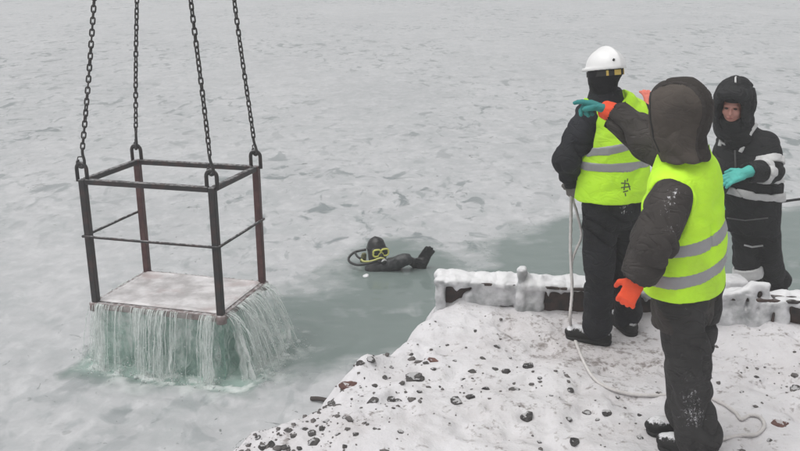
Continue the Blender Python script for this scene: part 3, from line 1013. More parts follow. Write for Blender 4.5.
nb_ = t.bump(n_a, 0.5, 0.02)
M_SHEET = t.fin(c, 0.2, IOR=1.33)
def aerate(t, c, alpha, w=0.35):
    """white aerated water: lit from both sides, thin where it has torn open"""
    tl = t.n.new("ShaderNodeBsdfTranslucent"); t.set(tl.inputs['Color'], c)
    m1 = t.n.new("ShaderNodeMixShader"); m1.inputs[0].default_value = w
    t.l.new(t.p.outputs[0], m1.inputs[1]); t.l.new(tl.outputs[0], m1.inputs[2])
    tp = t.n.new("ShaderNodeBsdfTransparent")
    m2 = t.n.new("ShaderNodeMixShader"); t.set(m2.inputs[0], alpha)
    t.l.new(tp.outputs[0], m2.inputs[1]); t.l.new(m1.outputs[0], m2.inputs[2])
    t.l.new(m2.outputs[0], t.out.inputs['Surface'])
aerate(t, c, alpha)
t = NT("falling_water_strand")
c = t.mix(t.noise(25, 4), (0.80, 0.86, 0.84), (0.95, 0.97, 0.96))
t.bump(t.noise(60, 4), 0.5, 0.01)
M_STRAND = t.fin(c, 0.15, IOR=1.33)
aerate(t, c, t.ramp(t.noise(18, 4, t.pos((1, 1, 0.4))), [(0.35, 0.15), (0.62, 0.9)]), 0.3)
t = NT("splash_foam")
c = t.mix(t.noise(40, 4), (0.46, 0.51, 0.50), (0.64, 0.67, 0.665))
t.bump(t.noise(70, 4), 0.5, 0.012)
M_FOAM = t.fin(c, 0.45, IOR=1.33)

G = 9.81
def fall(p0, out, v0, t): return p0 + out * v0 * t - np.array([0, 0, 0.5 * G * t * t])
sides = [((-cw, -cd), (cw, -cd), (0, -1), 0.33, 260, "front"), ((cw, -cd), (cw, cd), (1, 0), 0.72, 120, "right"),
         ((cw, cd), (-cw, cd), (0, 1), 0.40, 50, "back"), ((-cw, cd), (-cw, -cd), (-1, 0), 0.42, 60, "left")]
def flow(si, s, L):
    """how much water runs over the edge at s"""
    n = 0.5 + 0.5 * vnoise(np.c_[s * 16 * L, s * 0 + 2.0, s * 0 + si * 5.0])
    if si == 0:
        g = sum(a * np.exp(-((s - c) / w) ** 2) for c, w, a in ((0.04, 0.045, 1.0), (0.17, 0.05, 0.35), (0.36, 0.05, 0.5), (0.52, 0.07, 0.85), (0.63, 0.03, 0.5), (0.76, 0.03, 0.3), (0.91, 0.045, 1.0)))
        return np.clip(g * (0.5 + 0.8 * n) + 0.10 * n, 0, 1)
    if si == 1: return np.clip(0.35 + 0.75 * n - 0.5 * np.exp(-(s / 0.06) ** 2), 0, 1)
    return np.clip(0.2 + 0.6 * n, 0, 1)
sheetV, sheetF, sU, sT, sD = [], [], [], [], []
strands = MB()
foam_mb = MB()
drops = MB()
ICO = None
def ico_drop(mb, c, r, st=1.0):
    V = [(0, 0, r * st), (0, 0, -r * st), (r, 0, 0), (-r, 0, 0), (0, r, 0), (0, -r, 0)]
    mb.add([np.asarray(c) + v for v in V], [(0, 2, 4), (0, 4, 3), (0, 3, 5), (0, 5, 2), (1, 4, 2), (1, 3, 4), (1, 5, 3), (1, 2, 5)])
for si, (a, b_, o, v0, ns, nm) in enumerate(sides):
    out = unit(CR @ np.array([o[0], o[1], 0.0]))
    A, B = cl(*a, 0.01) + out * 0.036, cl(*b_, 0.01) + out * 0.036
    along = unit(B - A)
    L = np.linalg.norm(B - A)
    for layer in range(2):
        nu, nt = int(L * 170), 34
        base = sum(len(x) for x in sheetV)
        ss = np.linspace(0, 1, nu)
        P0 = A + (B - A) * ss[:, None] - out * 0.012 * layer
        tmax = np.sqrt(2 * (P0[:, 2] - WATER + 0.05) / G)
        z1 = np.zeros(nu)
        vv = v0 * (0.45 + 0.38 * layer) * (1 + 0.45 * vnoise(np.c_[ss * 11 * L, z1 + layer * 7.0, z1 + si * 3.0]) + 0.25 * vnoise(np.c_[ss * 45 * L, z1 + layer * 7.0 + 3, z1 + si * 3.0]))
        for j in range(nt):
            tt = tmax * (j / (nt - 1)) ** 0.8
            P = P0 + out * (vv * tt)[:, None]
            P[:, 2] -= 0.5 * G * tt * tt
            P += along * (0.035 * vnoise(np.c_[ss * 9 * L, z1 + j * 0.25, z1 + layer * 5 + si]) * j / nt)[:, None]
            P += out * (0.022 * fbm(np.c_[ss * 22 * L, z1 + j * 0.45, z1 + layer * 5 + si + 40], 2, 90) * j / nt)[:, None]
            sheetV.append(P); sU.append(ss * L + si * 3 + layer * 11); sT.append(np.full(nu, j / (nt - 1) * 0.6)); sD.append(flow(si, ss, L))
        for j in range(nt - 1):
            for i in range(nu - 1):
                k = base + j * nu + i
                sheetF.append((k, k + 1, k + 1 + nu, k + nu))
    for q in range(ns):
        s = rng.random()
        if rng.random() > flow(si, np.array([s]), L)[0]: continue
        p0 = A + (B - A) * s
        tmax = math.sqrt(2 * (p0[2] - WATER + 0.03) / G)
        t1 = tmax * (1.0 if rng.random() < 0.7 else rng.uniform(0.35, 0.9))
        v = v0 * rng.uniform(0.5, 1.35)
        lat = rng.uniform(-0.05, 0.05)
        P = []
        for tt in np.linspace(0, t1, 12):
            p = fall(p0 + [0, 0, 0.004], out, v, tt) + along * lat * tt
            P.append(p + 0.006 * np.array([rng.gauss(0, 1), rng.gauss(0, 1), 0]) * tt / tmax)
        r0 = rng.uniform(0.0012, 0.0042)
        rad = np.array([r0 * (1.2 - 0.5 * k / 11) * rng.uniform(0.7, 1.3) for k in range(12)]); rad[-1] *= 0.4
        strands.tube(P, rad, 5)
        for _ in range(2):
            if t1 < tmax * 0.98 or rng.random() < 0.4:
                tt = rng.uniform(0.6, 1.0) * tmax
                ico_drop(drops, fall(p0, out, v * rng.uniform(0.8, 1.4), tt) + along * rng.uniform(-0.03, 0.03), rng.uniform(0.002, 0.006), 1.6)
    # splash where it lands
    tland = math.sqrt(2 * 0.5 / G)
    for q in range(int(620 * L)):
        s = rng.uniform(-0.06, 1.06)
        p = A + (B - A) * s + out * (v0 * tland * rng.uniform(0.45, 1.3))
        p[2] = WATER + abs(rng.gauss(0, 0.045 if si < 2 else 0.03))
        ico_drop(drops, p + out * rng.gauss(0.02, 0.07), min(0.0012 + 0.0022 * rng.expovariate(1), 0.009))
cV, cF, cb_ = [], [], 0
for si, (a, b_, o, v0, ns, nm) in enumerate(sides):
    out = unit(CR @ np.array([o[0], o[1], 0.0]))
    A, B = cl(*a, 0.0) - out * 0.03, cl(*b_, 0.0) - out * 0.03
    nu, nt = 60, 24
    ss = np.linspace(0, 1, nu)
    for j in range(nt):
        q = j / (nt - 1)
        P = A + (B - A) * ss[:, None]
        P[:, 2] = P[:, 2] - 0.03 + (WATER - 0.03 - P[:, 2]) * q
        P += out * (0.03 * q + 0.035 * fbm(np.c_[ss * 9, ss * 0 + q * 4, ss * 0 + si], 3, 95) * q)[:, None]
        cV.append(P)
    for j in range(nt - 1):
        for i in range(nu - 1):
            k = cb_ + j * nu + i
            cF.append((k, k + 1, k + 1 + nu, k + nu))
    cb_ += nu * nt
t = NT("churned_green_water")
n_c = t.noise(9, 6, t.pos((1, 1, 0.55)), 0.62, 1.0)
c = t.mix(t.ramp(n_c, [(0.50, 0.0), (0.68, 1.0)]), (0.42, 0.60, 0.53), (0.88, 0.92, 0.90))
t.bump(n_c, 0.5, 0.03)
t.fin(c, 0.25, IOR=1.33)
aerate(t, c, t.ramp(n_c, [(0.36, 0.25), (0.60, 0.85)]), 0.5)
tag(obj("churned_water", np.concatenate(cV), np.array(cF), t.m), "green aerated water churning under the cage deck", "falling water", kind="stuff")
sU, sT, sD = np.concatenate(sU), np.concatenate(sT), np.concatenate(sD)
fw = obj("falling_water", np.concatenate(sheetV), np.array(sheetF), M_SHEET)
for an, av in (("su", sU), ("st", sT), ("dn", sD)):
    aa = fw.data.attributes.new(an, 'FLOAT', 'POINT'); aa.data.foreach_set('value', np.array(av, np.float32))
tag(fw, "translucent greenish curtain of water pouring off the cage deck", "falling water", kind="stuff")
tag(strands.build("water_streams", M_STRAND), "white streams of water running down from the cage deck edge", "falling water", kind="stuff")
tag(drops.build("splash_drops", M_FOAM), "fine white splash drops where the cage water hits the surface", "splash", kind="stuff")
# lumpy foam rolls on the landing line
F = Field(cl(-0.95, -0.85, 0) * [1, 1, 0] + [0, -0.25, WATER - 0.06], cl(1.1, 0.9, 0) * [1, 1, 0] + [0, 0.25, WATER + 0.14], 0.011)
for si, (a, b_, o, v0, ns, nm) in enumerate(sides):
    out = unit(CR @ np.array([o[0], o[1], 0.0]))
    A, B = cl(*a, 0), cl(*b_, 0)
    for q in range(5 if si != 1 else 9):
        s = rng.uniform(-0.05, 1.08)
        p = A + (B - A) * s + out * (0.04 + v0 * 0.32 * rng.uniform(0.7, 1.25)); p[2] = WATER + rng.uniform(-0.012, 0.008)
        F.ell(p + out * rng.gauss(0, 0.03), (rng.uniform(0.008, 0.04), rng.uniform(0.008, 0.03), rng.uniform(0.006, 0.024)), CR, 0.015)
F.noise(28, 0.022, 17, 3)
tag(solid("splash_foam", F, M_FOAM, None, [((60, 60, 60), 0.004, 5, False)], 0), "white churned foam around the foot of the falling water", "foam", kind="stuff")

# ------------------------------------------------------------------ stones poking through the snow
def rock_mesh(seed, mat, sub=2, flat=0.62):
    bm = bmesh.new()
    bmesh.ops.create_icosphere(bm, subdivisions=sub, radius=1.0)
    V = np.array([v.co[:] for v in bm.verts])
    r = 1 + 0.35 * fbm(V * 1.1 + seed * 7.7, 2, seed) + 0.22 * fbm(V * 2.6 + seed, 2, seed + 3)
    V = V * r[:, None]
    # chop a few flat facets
    rs = np.random.RandomState(seed)
    for _ in range(7):
        n = unit(rs.normal(size=3)); d = V @ n; lim = rs.uniform(0.55, 0.8)
        V -= np.maximum(d - lim, 0)[:, None] * n
    V[:, 2] *= flat
    me = mesh_data("stone", V, np.array([[v.index for v in f.verts] for f in bm.faces]))
    me.polygons.foreach_set('use_smooth', np.zeros(len(me.polygons), bool))
    me.materials.append(mat)
    bm.free()
    return me
import bmesh
rocks = [rock_mesh(i + 1, M_ROCK, 3) for i in range(9)]
redrocks = [rock_mesh(i + 31, M_REDROCK, 3) for i in range(4)]
G_ROCK = "dark stones poking through the snow on the quay"
special = {0: ("reddish brown stone on the snowy quay lip just above the floating stick", True), 1: ("large dark snow dusted stone, biggest one lying out on the open snow", False),
           2: ("reddish angular stone beside a smaller dark one on the open snow", True), 3: ("brown rounded stone lying beside the rope loop", True)}
spots = [(347, 385, 14), (414, 379, 19), (433, 360, 10), (780, 424, 14),
         (334, 403, 11), (361, 369, 8), (370, 364, 8), (373, 401, 11), (391, 400, 10), (399, 401, 9), (426, 363, 8), (412, 355, 7), (472, 371, 8), (496, 347, 9), (495, 369, 6), (506, 372, 10), (529, 366, 10),
         (515, 390, 11), (486, 389, 9), (456, 402, 15), (470, 397, 9), (527, 413, 13), (375, 385, 6), (384, 377, 6), (419, 392, 6), (356, 434, 8), (375, 429, 6), (315, 442, 12), (311, 434, 11), (335, 449, 10),
         (316, 411, 8), (401, 432, 5), (539, 442, 6), (433, 369, 6), (570, 390, 6), (587, 408, 9), (569, 419, 8), (575, 441, 11), (607, 413, 10), (598, 420, 6), (796, 384, 11), (280, 415, 9), (289, 411, 6), (299, 409, 7),
         (284, 447, 12), (272, 445, 11), (289, 430, 8), (304, 429, 8), (294, 436, 7), (327, 421, 6), (345, 418, 5), (440, 386, 4), (455, 361, 5), (463, 379, 5), (540, 378, 6), (551, 396, 5), (618, 398, 5), (640, 415, 5), (262, 447, 8),
         (300, 447, 7), (322, 428, 6), (338, 434, 5), (345, 446, 6), (258, 437, 6), (247, 443, 7), (270, 428, 6), (391, 367, 5), (402, 384, 5), (483, 358, 5), (510, 358, 4), (447, 344, 4), (476, 331, 5), (742, 392, 5), (756, 377, 5), (735, 370, 4), (640, 438, 6), (770, 440, 5)]
for i, (u, v, px) in enumerate(spots):
    p = on_ground(u, v)
    size = px / FPX * float((p - CV) @ FV) * 0.58
    zone = ("small dark stone in the stony patch along the quay lip by the floating stick" if (u < 380 and v > 395) else
            "small dark stone on the sloping snow edge between the reddish stones and the water" if u < 395 and v <= 395 else
            "small dark stone on the trodden snow between iced beam and helmeted worker" if v < 375 else
            "dark stone in the snow close to the pale trailing rope" if u > 560 else
            "dark stone scattered on the open snow around the biggest stone")
    zone = zone.replace('small dark', 'dark'); zone = ('fist sized ' if px >= 9 else 'small ') + zone
    lab, isred = special.get(i, (zone, False))
    o = bpy.data.objects.new("stone", rng.choice(redrocks if isred else rocks))
    link(o)
    p[2] = gz(p) - size * 0.10
    o.location = p
    o.scale = (size * rng.uniform(0.9, 1.25), size * rng.uniform(0.8, 1.1), size * rng.uniform(0.75, 1.15))
    o.rotation_euler = (rng.uniform(-0.3, 0.3), rng.uniform(-0.3, 0.3), rng.uniform(0, 6.28))
    tag(o, lab, "stone", None if i in special else G_ROCK)
# fine gravel nobody could count
gm = bmesh.new()
bmesh.ops.create_icosphere(gm, subdivisions=1, radius=1.0)
gV = np.array([v.co[:] for v in gm.verts]); gF = np.array([[v.index for v in f.verts] for f in gm.faces]); gm.free()
PV, PF, nb = [], [], 0
cand = []
for _ in range(60000):
    x, y = rng.uniform(-1.6, 3.2), rng.uniform(3.2, 5.6)
    cand.append((x, y))
cand = np.array(cand)
s_, s1_ = quay_sd(cand)
c3 = np.c_[cand, np.zeros(len(cand))]
prob = 0.010 + 0.10 * smooth(0.05, 0.6, fbm(c3 * 2.2, 3, 91)) + 0.20 * smooth(-0.7, -0.15, s1_) * smooth(5.0, 4.3, cand[:, 1])
keep = cand[(nr.rand(len(cand)) < prob * 0.5) & (s_ < 0.03)]
kz = quay_z(keep)
for (x, y), z in zip(keep, kz):
    r = min(0.0025 + 0.0048 * nr.exponential(), 0.022)
    sc = np.array([nr.uniform(0.7, 1.5), nr.uniform(0.7, 1.3), nr.uniform(0.5, 0.9)]) * r
    a = nr.uniform(0, 6.28); ca, sa = math.cos(a), math.sin(a)
    V = gV * (1 + 0.25 * nr.randn(len(gV), 1)) * sc
    V = np.c_[V[:, 0] * ca - V[:, 1] * sa, V[:, 0] * sa + V[:, 1] * ca, V[:, 2]] + [x, y, z + r * 0.1]
    PV.append(V); PF.append(gF + nb); nb += len(gV)
tag(obj("gravel", np.concatenate(PV), np.concatenate(PF), plain("gravel_stone", (0.12, 0.11, 0.107), 0.9, 0.75), None, False), "fine dark gravel scattered through the trampled snow", "gravel", kind="stuff")

# ------------------------------------------------------------------ stick floating by the quay and ice lumps
M_WOOD = plain("wet_dark_wood", (0.045, 0.034, 0.030), 0.7, 0.3)
p0, p1 = atz(311, 398.5, WATER + 0.02), atz(329, 400.5, WATER + 0.03)
st = MB()
st.tube(spline([p0, p0 * 0.6 + p1 * 0.4 + [0, 0, 0.006], p1], 6), 0.017, 8)
tag(st.build("stick", M_WOOD, None, True, p0), "short dark wooden stick floating against the snowy quay lip", "stick")
ip = atz(366, 276.5, WATER)
F = Field(ip - 0.06, ip + 0.06, 0.005)
F.ell(ip + [0, 0, 0.004], (0.035, 0.03, 0.022)).noise(30, 0.01, 3)
tag(solid("ice_lump", F, M_ICE, None, None, 1, ip), "tiny white ice lump floating in front of the diver", "ice lump")

# ================================================================== PEOPLE
M_SKIN = None
t = NT("cold_pink_skin")
c = t.mix(t.noise(22, 3), (0.42, 0.19, 0.155), (0.56, 0.27, 0.225))
t.bump(t.noise(150, 3), 0.15, 0.003)
M_SKIN = t.fin(c, 0.5, Subsurface_Weight=0.12, Subsurface_Radius=(0.02, 0.008, 0.005))
M_EYE = plain("eye_dark", (0.03, 0.022, 0.02), 0.2)
M_LIP = plain("lips", (0.36, 0.12, 0.11), 0.5)
M_VEST = fabric("hi_vis_yellow_green", (0.56, 1.0, 0.040), 0.75, 0.06, bump=0.28, scale=4, dirt=((0.26, 0.36, 0.06), 0.40))
M_REFL = plain("grey_reflective_tape", (0.29, 0.29, 0.30), 0.35, 0.12)
M_REFLW = plain("pale_reflective_tape", (0.58, 0.58, 0.58), 0.4, 0.2)
M_ORANGE = fabric("orange_glove", (0.80, 0.085, 0.028), 0.7, 0.2)
M_TEAL = fabric("teal_glove", (0.035, 0.23, 0.225), 0.7, 0.25)
M_MINT = fabric("mint_glove", (0.08, 0.42, 0.37), 0.6, 0.2)
M_BOOT = fabric("snowy_black_boot", (0.012, 0.012, 0.012), 0.6, 0.3, flecks=1.05)
M_SOLE = plain("rubber_sole", (0.012, 0.012, 0.012), 0.8)

def bb(pts, m):
    P = np.array(pts)
    return P.min(0) - m, P.max(0) + m

TW = [((6, 6, 8), 0.006, 3, True), ((5, 5, 11), 0.016, 9, 'c')]
class Person:
    def __init__(s, label, J, base, fwd, group=None):
        s.J = {k: np.asarray(v, float) for k, v in J.items()}
        s.th = thing("person", label, "person", base, group)
        s.f = unit(np.append(np.asarray(fwd, float)[:2], 0))
        s.r = np.array([s.f[1], -s.f[0], 0.0])          # the person's right
        s.up = np.array([0, 0, 1.0])
    def torso(s, F, g=0.0, k=0.05, hem=None, w=1.0):
        """jacket trunk: elliptical, deeper at the belly"""
        J, f = s.J, s.f
        fl = (f, 1.38)
        sh_r, sh_l = J['shR'], J['shL']
        mid = (sh_r + sh_l) / 2
        F.cone(J['pel'] - s.up * 0.14, J['waist'], 0.205 * w + g, 0.195 * w + g, k, flat=fl)
        F.cone(J['waist'], J['chest'], 0.195 * w + g, 0.205 * w + g, k, flat=fl)
        F.cone(J['chest'], mid - s.up * 0.06, 0.205 * w + g, 0.17 * w + g, k, flat=fl)
        F.cone(sh_l + (mid - sh_l) * 0.16 - s.up * 0.02, sh_r + (mid - sh_r) * 0.16 - s.up * 0.02, 0.085 * w + g, 0.085 * w + g, 0.06, flat=(f, 1.1))
        F.cone(mid + s.up * 0.0, J['neck'] + s.up * 0.02, 0.11 * w + g, 0.085 * w + g, 0.05)
        return F
    def arm(s, F, side, ru=0.088, re=0.082, rw=0.062, g=0.0, k=0.04):
        J = s.J
        F.cone(J['sh' + side] - s.up * 0.02, J['el' + side], ru + g, re + g, k)
        F.cone(J['el' + side], J['wr' + side], re + g, rw + g, 0.02)
        return F
    def box(s, names, m):
        return bb([s.J[n] for n in names], m)
    def body(s, h=0.0095, face=True):
        J = s.J
        lo, hi = bb(list(J.values()), 0.24)
        F = Field(lo, hi, h)
        f, r, up = s.f, s.r, s.up
        F.cone(J['pel'], J['waist'], 0.13, 0.125, 0.04, flat=(f, 1.35))
        F.cone(J['waist'], J['chest'], 0.125, 0.14, 0.04, flat=(f, 1.35))
        mid = (J['shL'] + J['shR']) / 2
        F.cone(J['chest'], mid - up * 0.06, 0.14, 0.11, 0.04, flat=(f, 1.35))
        F.cone(J['shL'] * 0.9 + mid * 0.1, J['shR'] * 0.9 + mid * 0.1, 0.05, 0.05, 0.05)
        for sd_ in 'LR':
            F.cone(J['sh' + sd_], J['el' + sd_], 0.05, 0.04, 0.03)
            F.cone(J['el' + sd_], J['wr' + sd_] - unit(J['wr' + sd_] - J['el' + sd_]) * 0.03, 0.04, 0.024, 0.02)
            d = unit(J['wr' + sd_] - J['el' + sd_])
            F.cone(J['wr' + sd_] - d * 0.03, J['wr' + sd_] - d * 0.02, 0.026, 0.022, 0.02)
            F.cone(J['hip' + sd_], J['kn' + sd_], 0.08, 0.055, 0.03)
            F.cone(J['kn' + sd_], J['an' + sd_], 0.055, 0.04, 0.02)
            F.cone(J['an' + sd_], J['an' + sd_] + s.foot[sd_] * 0.07 - up * 0.03, 0.036, 0.022, 0.02)
        F.cone(mid, J['head'] - up * 0.05, 0.062, 0.055, 0.03)
        s.head(F)
        return solid("body", F, M_SKIN, s.th, None, 1)
    def head(s, F, g=0.0):
        h, f, r, up = s.J['head'], s.hf, s.hr, s.hu
        Rh = np.stack([r, f, up], 1)
        F.ell(h + up * 0.025 - f * 0.012, (0.076 + g, 0.098 + g, 0.095 + g), Rh, 0.01)
        F.ell(h - up * 0.045 + f * 0.030, (0.058 + g, 0.062 + g, 0.075 + g), Rh, 0.03)
        F.ell(h - up * 0.100 + f * 0.062, (0.026 + g, 0.022 + g, 0.02 + g), Rh, 0.025)            # chin
        if g == 0:
            F.cone(h + f * 0.088 + up * 0.005, h + f * 0.106 - up * 0.030, 0.009, 0.015, 0.012)   # nose
            F.cone(h + f * 0.086 + up * 0.022 - r * 0.04, h + f * 0.086 + up * 0.022 + r * 0.04, 0.012, 0.012, 0.018)  # brow
            for sg in (-1, 1):
                F.ell(h + f * 0.094 + r * sg * 0.031 + up * 0.002, (0.019, 0.014, 0.012), Rh, 0.014, 'sub')
                F.ell(h + f * 0.066 + r * sg * 0.040 - up * 0.030, (0.024, 0.022, 0.022), Rh, 0.02)   # cheek
                F.ell(h - f * 0.010 + r * sg * 0.078 - up * 0.010, (0.012, 0.022, 0.032), Rh, 0.008)  # ear
            F.cone(h + f * 0.094 - up * 0.062 - r * 0.018, h + f * 0.094 - up * 0.062 + r * 0.018, 0.009, 0.009, 0.01)  # mouth
    def look(s, d):
        s.hf = unit(d)
        s.hr = unit(np.cross(s.hf, s.up)); s.hu = np.cross(s.hr, s.hf)
    def face_parts(s):
        h, f, r, up = s.J['head'], s.hf, s.hr, s.hu
        for sg in (-1, 1):
            c = h + f * 0.083 + r * sg * 0.031 + up * 0.003
            F = Field(c - 0.02, c + 0.02, 0.003)
            F.ell(c, (0.014, 0.009, 0.007), np.stack([r, f, up], 1), 0)
            solid("eye", F, M_EYE, s.th, None, 1)
        c = h + f * 0.099 - up * 0.064
        F = Field(c - 0.035, c + 0.035, 0.003)
        F.ell(c, (0.022, 0.007, 0.0065), np.stack([r, f, up], 1), 0)
        solid("lips", F, M_LIP, s.th, None, 1)
    def trousers(s, mat, rt=0.115, rk=0.098, ra=0.088, h=0.010, wr=None, top=None):
        J = s.J
        lo, hi = s.box(['pel', 'hipL', 'hipR', 'knL', 'knR', 'anL', 'anR'], 0.25)
        F = Field(lo, hi, h)
        F.cone(J['pel'] - s.up * 0.02, J['waist'] - s.up * 0.05, 0.165, 0.16, 0.04, flat=(s.f, 1.3))
        for sd_ in 'LR':
            F.cone(J['hip' + sd_], J['kn' + sd_], rt, rk, 0.03)
            F.cone(J['kn' + sd_], J['an' + sd_] + s.up * 0.0, rk, ra, 0.012)
            # stacked cloth over the boot
            F.cone(J['an' + sd_] + s.up * 0.06 + s.foot[sd_] * 0.01, J['an' + sd_] + s.up * 0.055, ra + 0.008, ra + 0.008, 0.02)
            a = J['an' + sd_]
            F.cone(a + s.foot[sd_] * 0.3 - s.up * 0.11, a - s.foot[sd_] * 0.3 - s.up * 0.11, 0.105, 0.105, 0.0, 'sub')
        return solid("trousers", F, mat, s.th, wr or TW, 1)
    def boots(s, mat=None):
        for sd_ in 'LR':
            a, d = s.J['an' + sd_], s.foot[sd_]
            g = a[2] - 0.085
            rt = np.array([d[1], -d[0], 0])
            c = a * [1, 1, 0] + [0, 0, g]
            F = Field(*bb([c - d * 0.14, c + d * 0.26, a + s.up * 0.1], 0.08), 0.007)
            F.cone(a + s.up * 0.08, c + s.up * 0.06, 0.06, 0.058, 0.02)
            F.cone(c - d * 0.05 + s.up * 0.045, c + d * 0.13 + s.up * 0.05, 0.048, 0.046, 0.03)
            F.cone(c + d * 0.10 + s.up * 0.045, c + d * 0.165 + s.up * 0.042, 0.048, 0.045, 0.03, flat=(s.up, 1.15))
            F.cut(c + s.up * 0.022, -s.up)
            bt = solid("boot", F, mat or M_BOOT, s.th, [((30, 30, 30), 0.004, 4, False)], 1)
            F = Field(*bb([c - d * 0.14, c + d * 0.26], 0.09), 0.007)
            F.cone(c - d * 0.05 + s.up * 0.02, c + d * 0.15 + s.up * 0.02, 0.05, 0.052, 0.01)
            F.cut(c + s.up * 0.026, s.up).cut(c - s.up * 0.006, -s.up)
            solid("sole", F, M_SOLE, bt, None, 1)
    def jacket(s, mat, hem=0.06, h=0.009, ru=0.088, re=0.082, rw=0.062, w=1.0, wr=None, tg=0.0):
        J = s.J
        lo, hi = s.box(['pel', 'neck', 'shL', 'shR', 'elL', 'elR', 'wrL', 'wrR', 'chest'], 0.27)
        F = Field(lo, hi, h)
        s.torso(F, tg, w=w)
        F.cut(J['pel'] - s.up * hem, -s.up)
        for sd_ in 'LR': s.arm(F, sd_, ru, re, rw)
        for sd_ in 'LR':
            d = unit(J['wr' + sd_] - J['el' + sd_])
            F.cone(J['wr' + sd_] + d * 0.015, J['wr' + sd_] + d * 0.2, rw + 0.008, rw + 0.008, 0, 'sub')
        s.jf = F
        return solid("jacket", F, mat, s.th, wr or [((9, 9, 17), 0.011, 13, True), ((22, 22, 30), 0.005, 19, True)], 2)
    def vest_field(s, lo_pt, g, h, lo=None, hi=None, w=1.0, holes=True, slope=(0, 0, 0)):
        J = s.J
        if lo is None:
            lo, hi = s.box(['pel', 'neck', 'shL', 'shR', 'chest'], 0.26)
        F = Field(lo, hi, h)
        s.torso(F, g, w=w)
        F.cone(J['pel'] - s.up * 0.16, J['waist'], 0.220 * w + g, 0.195 * w + g, 0.05, flat=(s.f, 1.30))
        F.cut(lo_pt, unit(np.array([0, 0, -1.0]) + np.asarray(slope)))
        if holes:
            for sd_ in 'LR':
                sh, el = J['sh' + sd_], J['el' + sd_]
                sg = 1 if sd_ == 'R' else -1
                o = s.r * sg
                F.cone(sh + o * 0.035 - s.up * 0.03, sh + o * 0.05 - s.up * 0.17, 0.094, 0.098, 0.012, 'sub', flat=(s.f, 0.92))
                F.cone(sh + o * 0.075 - s.up * 0.03, sh + o * 0.25 - s.up * 0.03, 0.09, 0.2, 0.0, 'sub')
        # neck opening
        F.cone(J['neck'] - s.up * 0.005, J['neck'] + s.up * 0.25, 0.118, 0.16, 0.0, 'sub')
        F.cone(J['neck'] - s.up * 0.02 + s.f * 0.06, J['neck'] + s.up * 0.1 + s.f * 0.25, 0.07, 0.15, 0.0, 'sub')
        return F
    def stripe(s, p0, n, half, g, mat, w=1.0, h=0.006, parent=None, holes=True, name="reflective_stripe"):
        n = unit(n)
        lo, hi = s.box(['pel', 'waist', 'chest'], 0.26)
        lo[2], hi[2] = p0[2] - half - 0.17, p0[2] + half + 0.17
        F = s.vest_field(s.J['pel'] - s.up * 1.0, g, h, lo, hi, w, holes)
        F.cut(p0 + n * half, n).cut(p0 - n * half, -n)
        return solid(name, F, mat, parent or s.th, s.vwr, 1)
    def cuff_band(s, a, b, t0, t1, r0, r1, mat, name="reflective_band", parent=None):
        a, b = np.asarray(a), np.asarray(b)
        p, q = a + (b - a) * t0, a + (b - a) * t1
        F = Field(*bb([p, q], max(r0, r1) + 0.03), 0.006)
        F.cone(p - (q - p) * 0.8, q + (q - p) * 0.8, r0, r1, 0)
        d = unit(q - p)
        F.cut(q, d).cut(p, -d)
        return solid(name, F, mat, parent or s.th, getattr(s, 'bwr', None), 1)
    def glove(s, side, d, n, mat, curl=0.5, point=False, size=1.0, cuff=None, curls=None):
        """d towards the fingers, n the way the palm faces"""
        w = s.J['wr' + side]
        d = unit(d); n = unit(n - d * (np.asarray(n) @ d)); sd_ = np.cross(d, n) * (1 if side == 'L' else -1)   # towards the little finger
        F = Field(*bb([w - d * 0.06, w + d * 0.22 * size], 0.13), 0.0045)
        z = size
        F.cone(w - d * 0.045, w + d * 0.02 * z, 0.042 * z, 0.034 * z, 0.015)
        F.rbox(w + d * 0.065 * z, (0.044 * z, 0.050 * z, 0.019 * z), np.stack([sd_, d, n], 1), 0.016 * z, 0.02)
        for i, L in enumerate((0.072, 0.082, 0.076, 0.060)):
            b = w + d * 0.105 * z + sd_ * (i - 1.5) * 0.0225 * z
            cu = curl if not point or i > 0 else 0.04
            if curls: cu = curls[i]
            ang = 0.0
            dd = unit(d + sd_ * (i - 1.5) * 0.07)
            for q, fr in enumerate((0.44, 0.31, 0.25)):
                ang += cu * (1.0 if q else 0.8)
                v = dd * math.cos(ang) + n * math.sin(ang)
                e = b + v * L * fr * z
                F.cone(b, e, (0.0122 - 0.0009 * q) * z, (0.0116 - 0.0009 * q) * z, 0.006)
                b = e
        b = w + d * 0.03 * z - sd_ * 0.036 * z
        v1 = unit(d * 0.62 - sd_ * 0.68 + n * 0.35); v2 = unit(d * 0.85 - sd_ * 0.22 + n * 0.55)
        F.cone(b, b + v1 * 0.045 * z, 0.017 * z, 0.0135 * z, 0.012)
        F.cone(b + v1 * 0.045 * z, b + v1 * 0.045 * z + v2 * 0.038 * z, 0.0135 * z, 0.012 * z, 0.008)
        o = solid("glove", F, mat, s.th, [((60, 60, 60), 0.0015, 5, False)], 1)
        if cuff is not None:
            F = Field(*bb([w - d * 0.05, w + d * 0.06], 0.07), 0.005)
            F.cone(w - d * 0.02, w + d * 0.035 * z, 0.047 * z, 0.042 * z, 0.0)
            F.cut(w + d * 0.045 * z, d).cut(w - d * 0.03, -d)
            solid("cuff", F, cuff, o, [((40, 40, 40), 0.003, 5, False)], 1)
        return o

def pp(u, v, y): return aty(u, v, y)
def hdir(a, b): return unit(np.append((np.asarray(b) - np.asarray(a))[:2], 0))

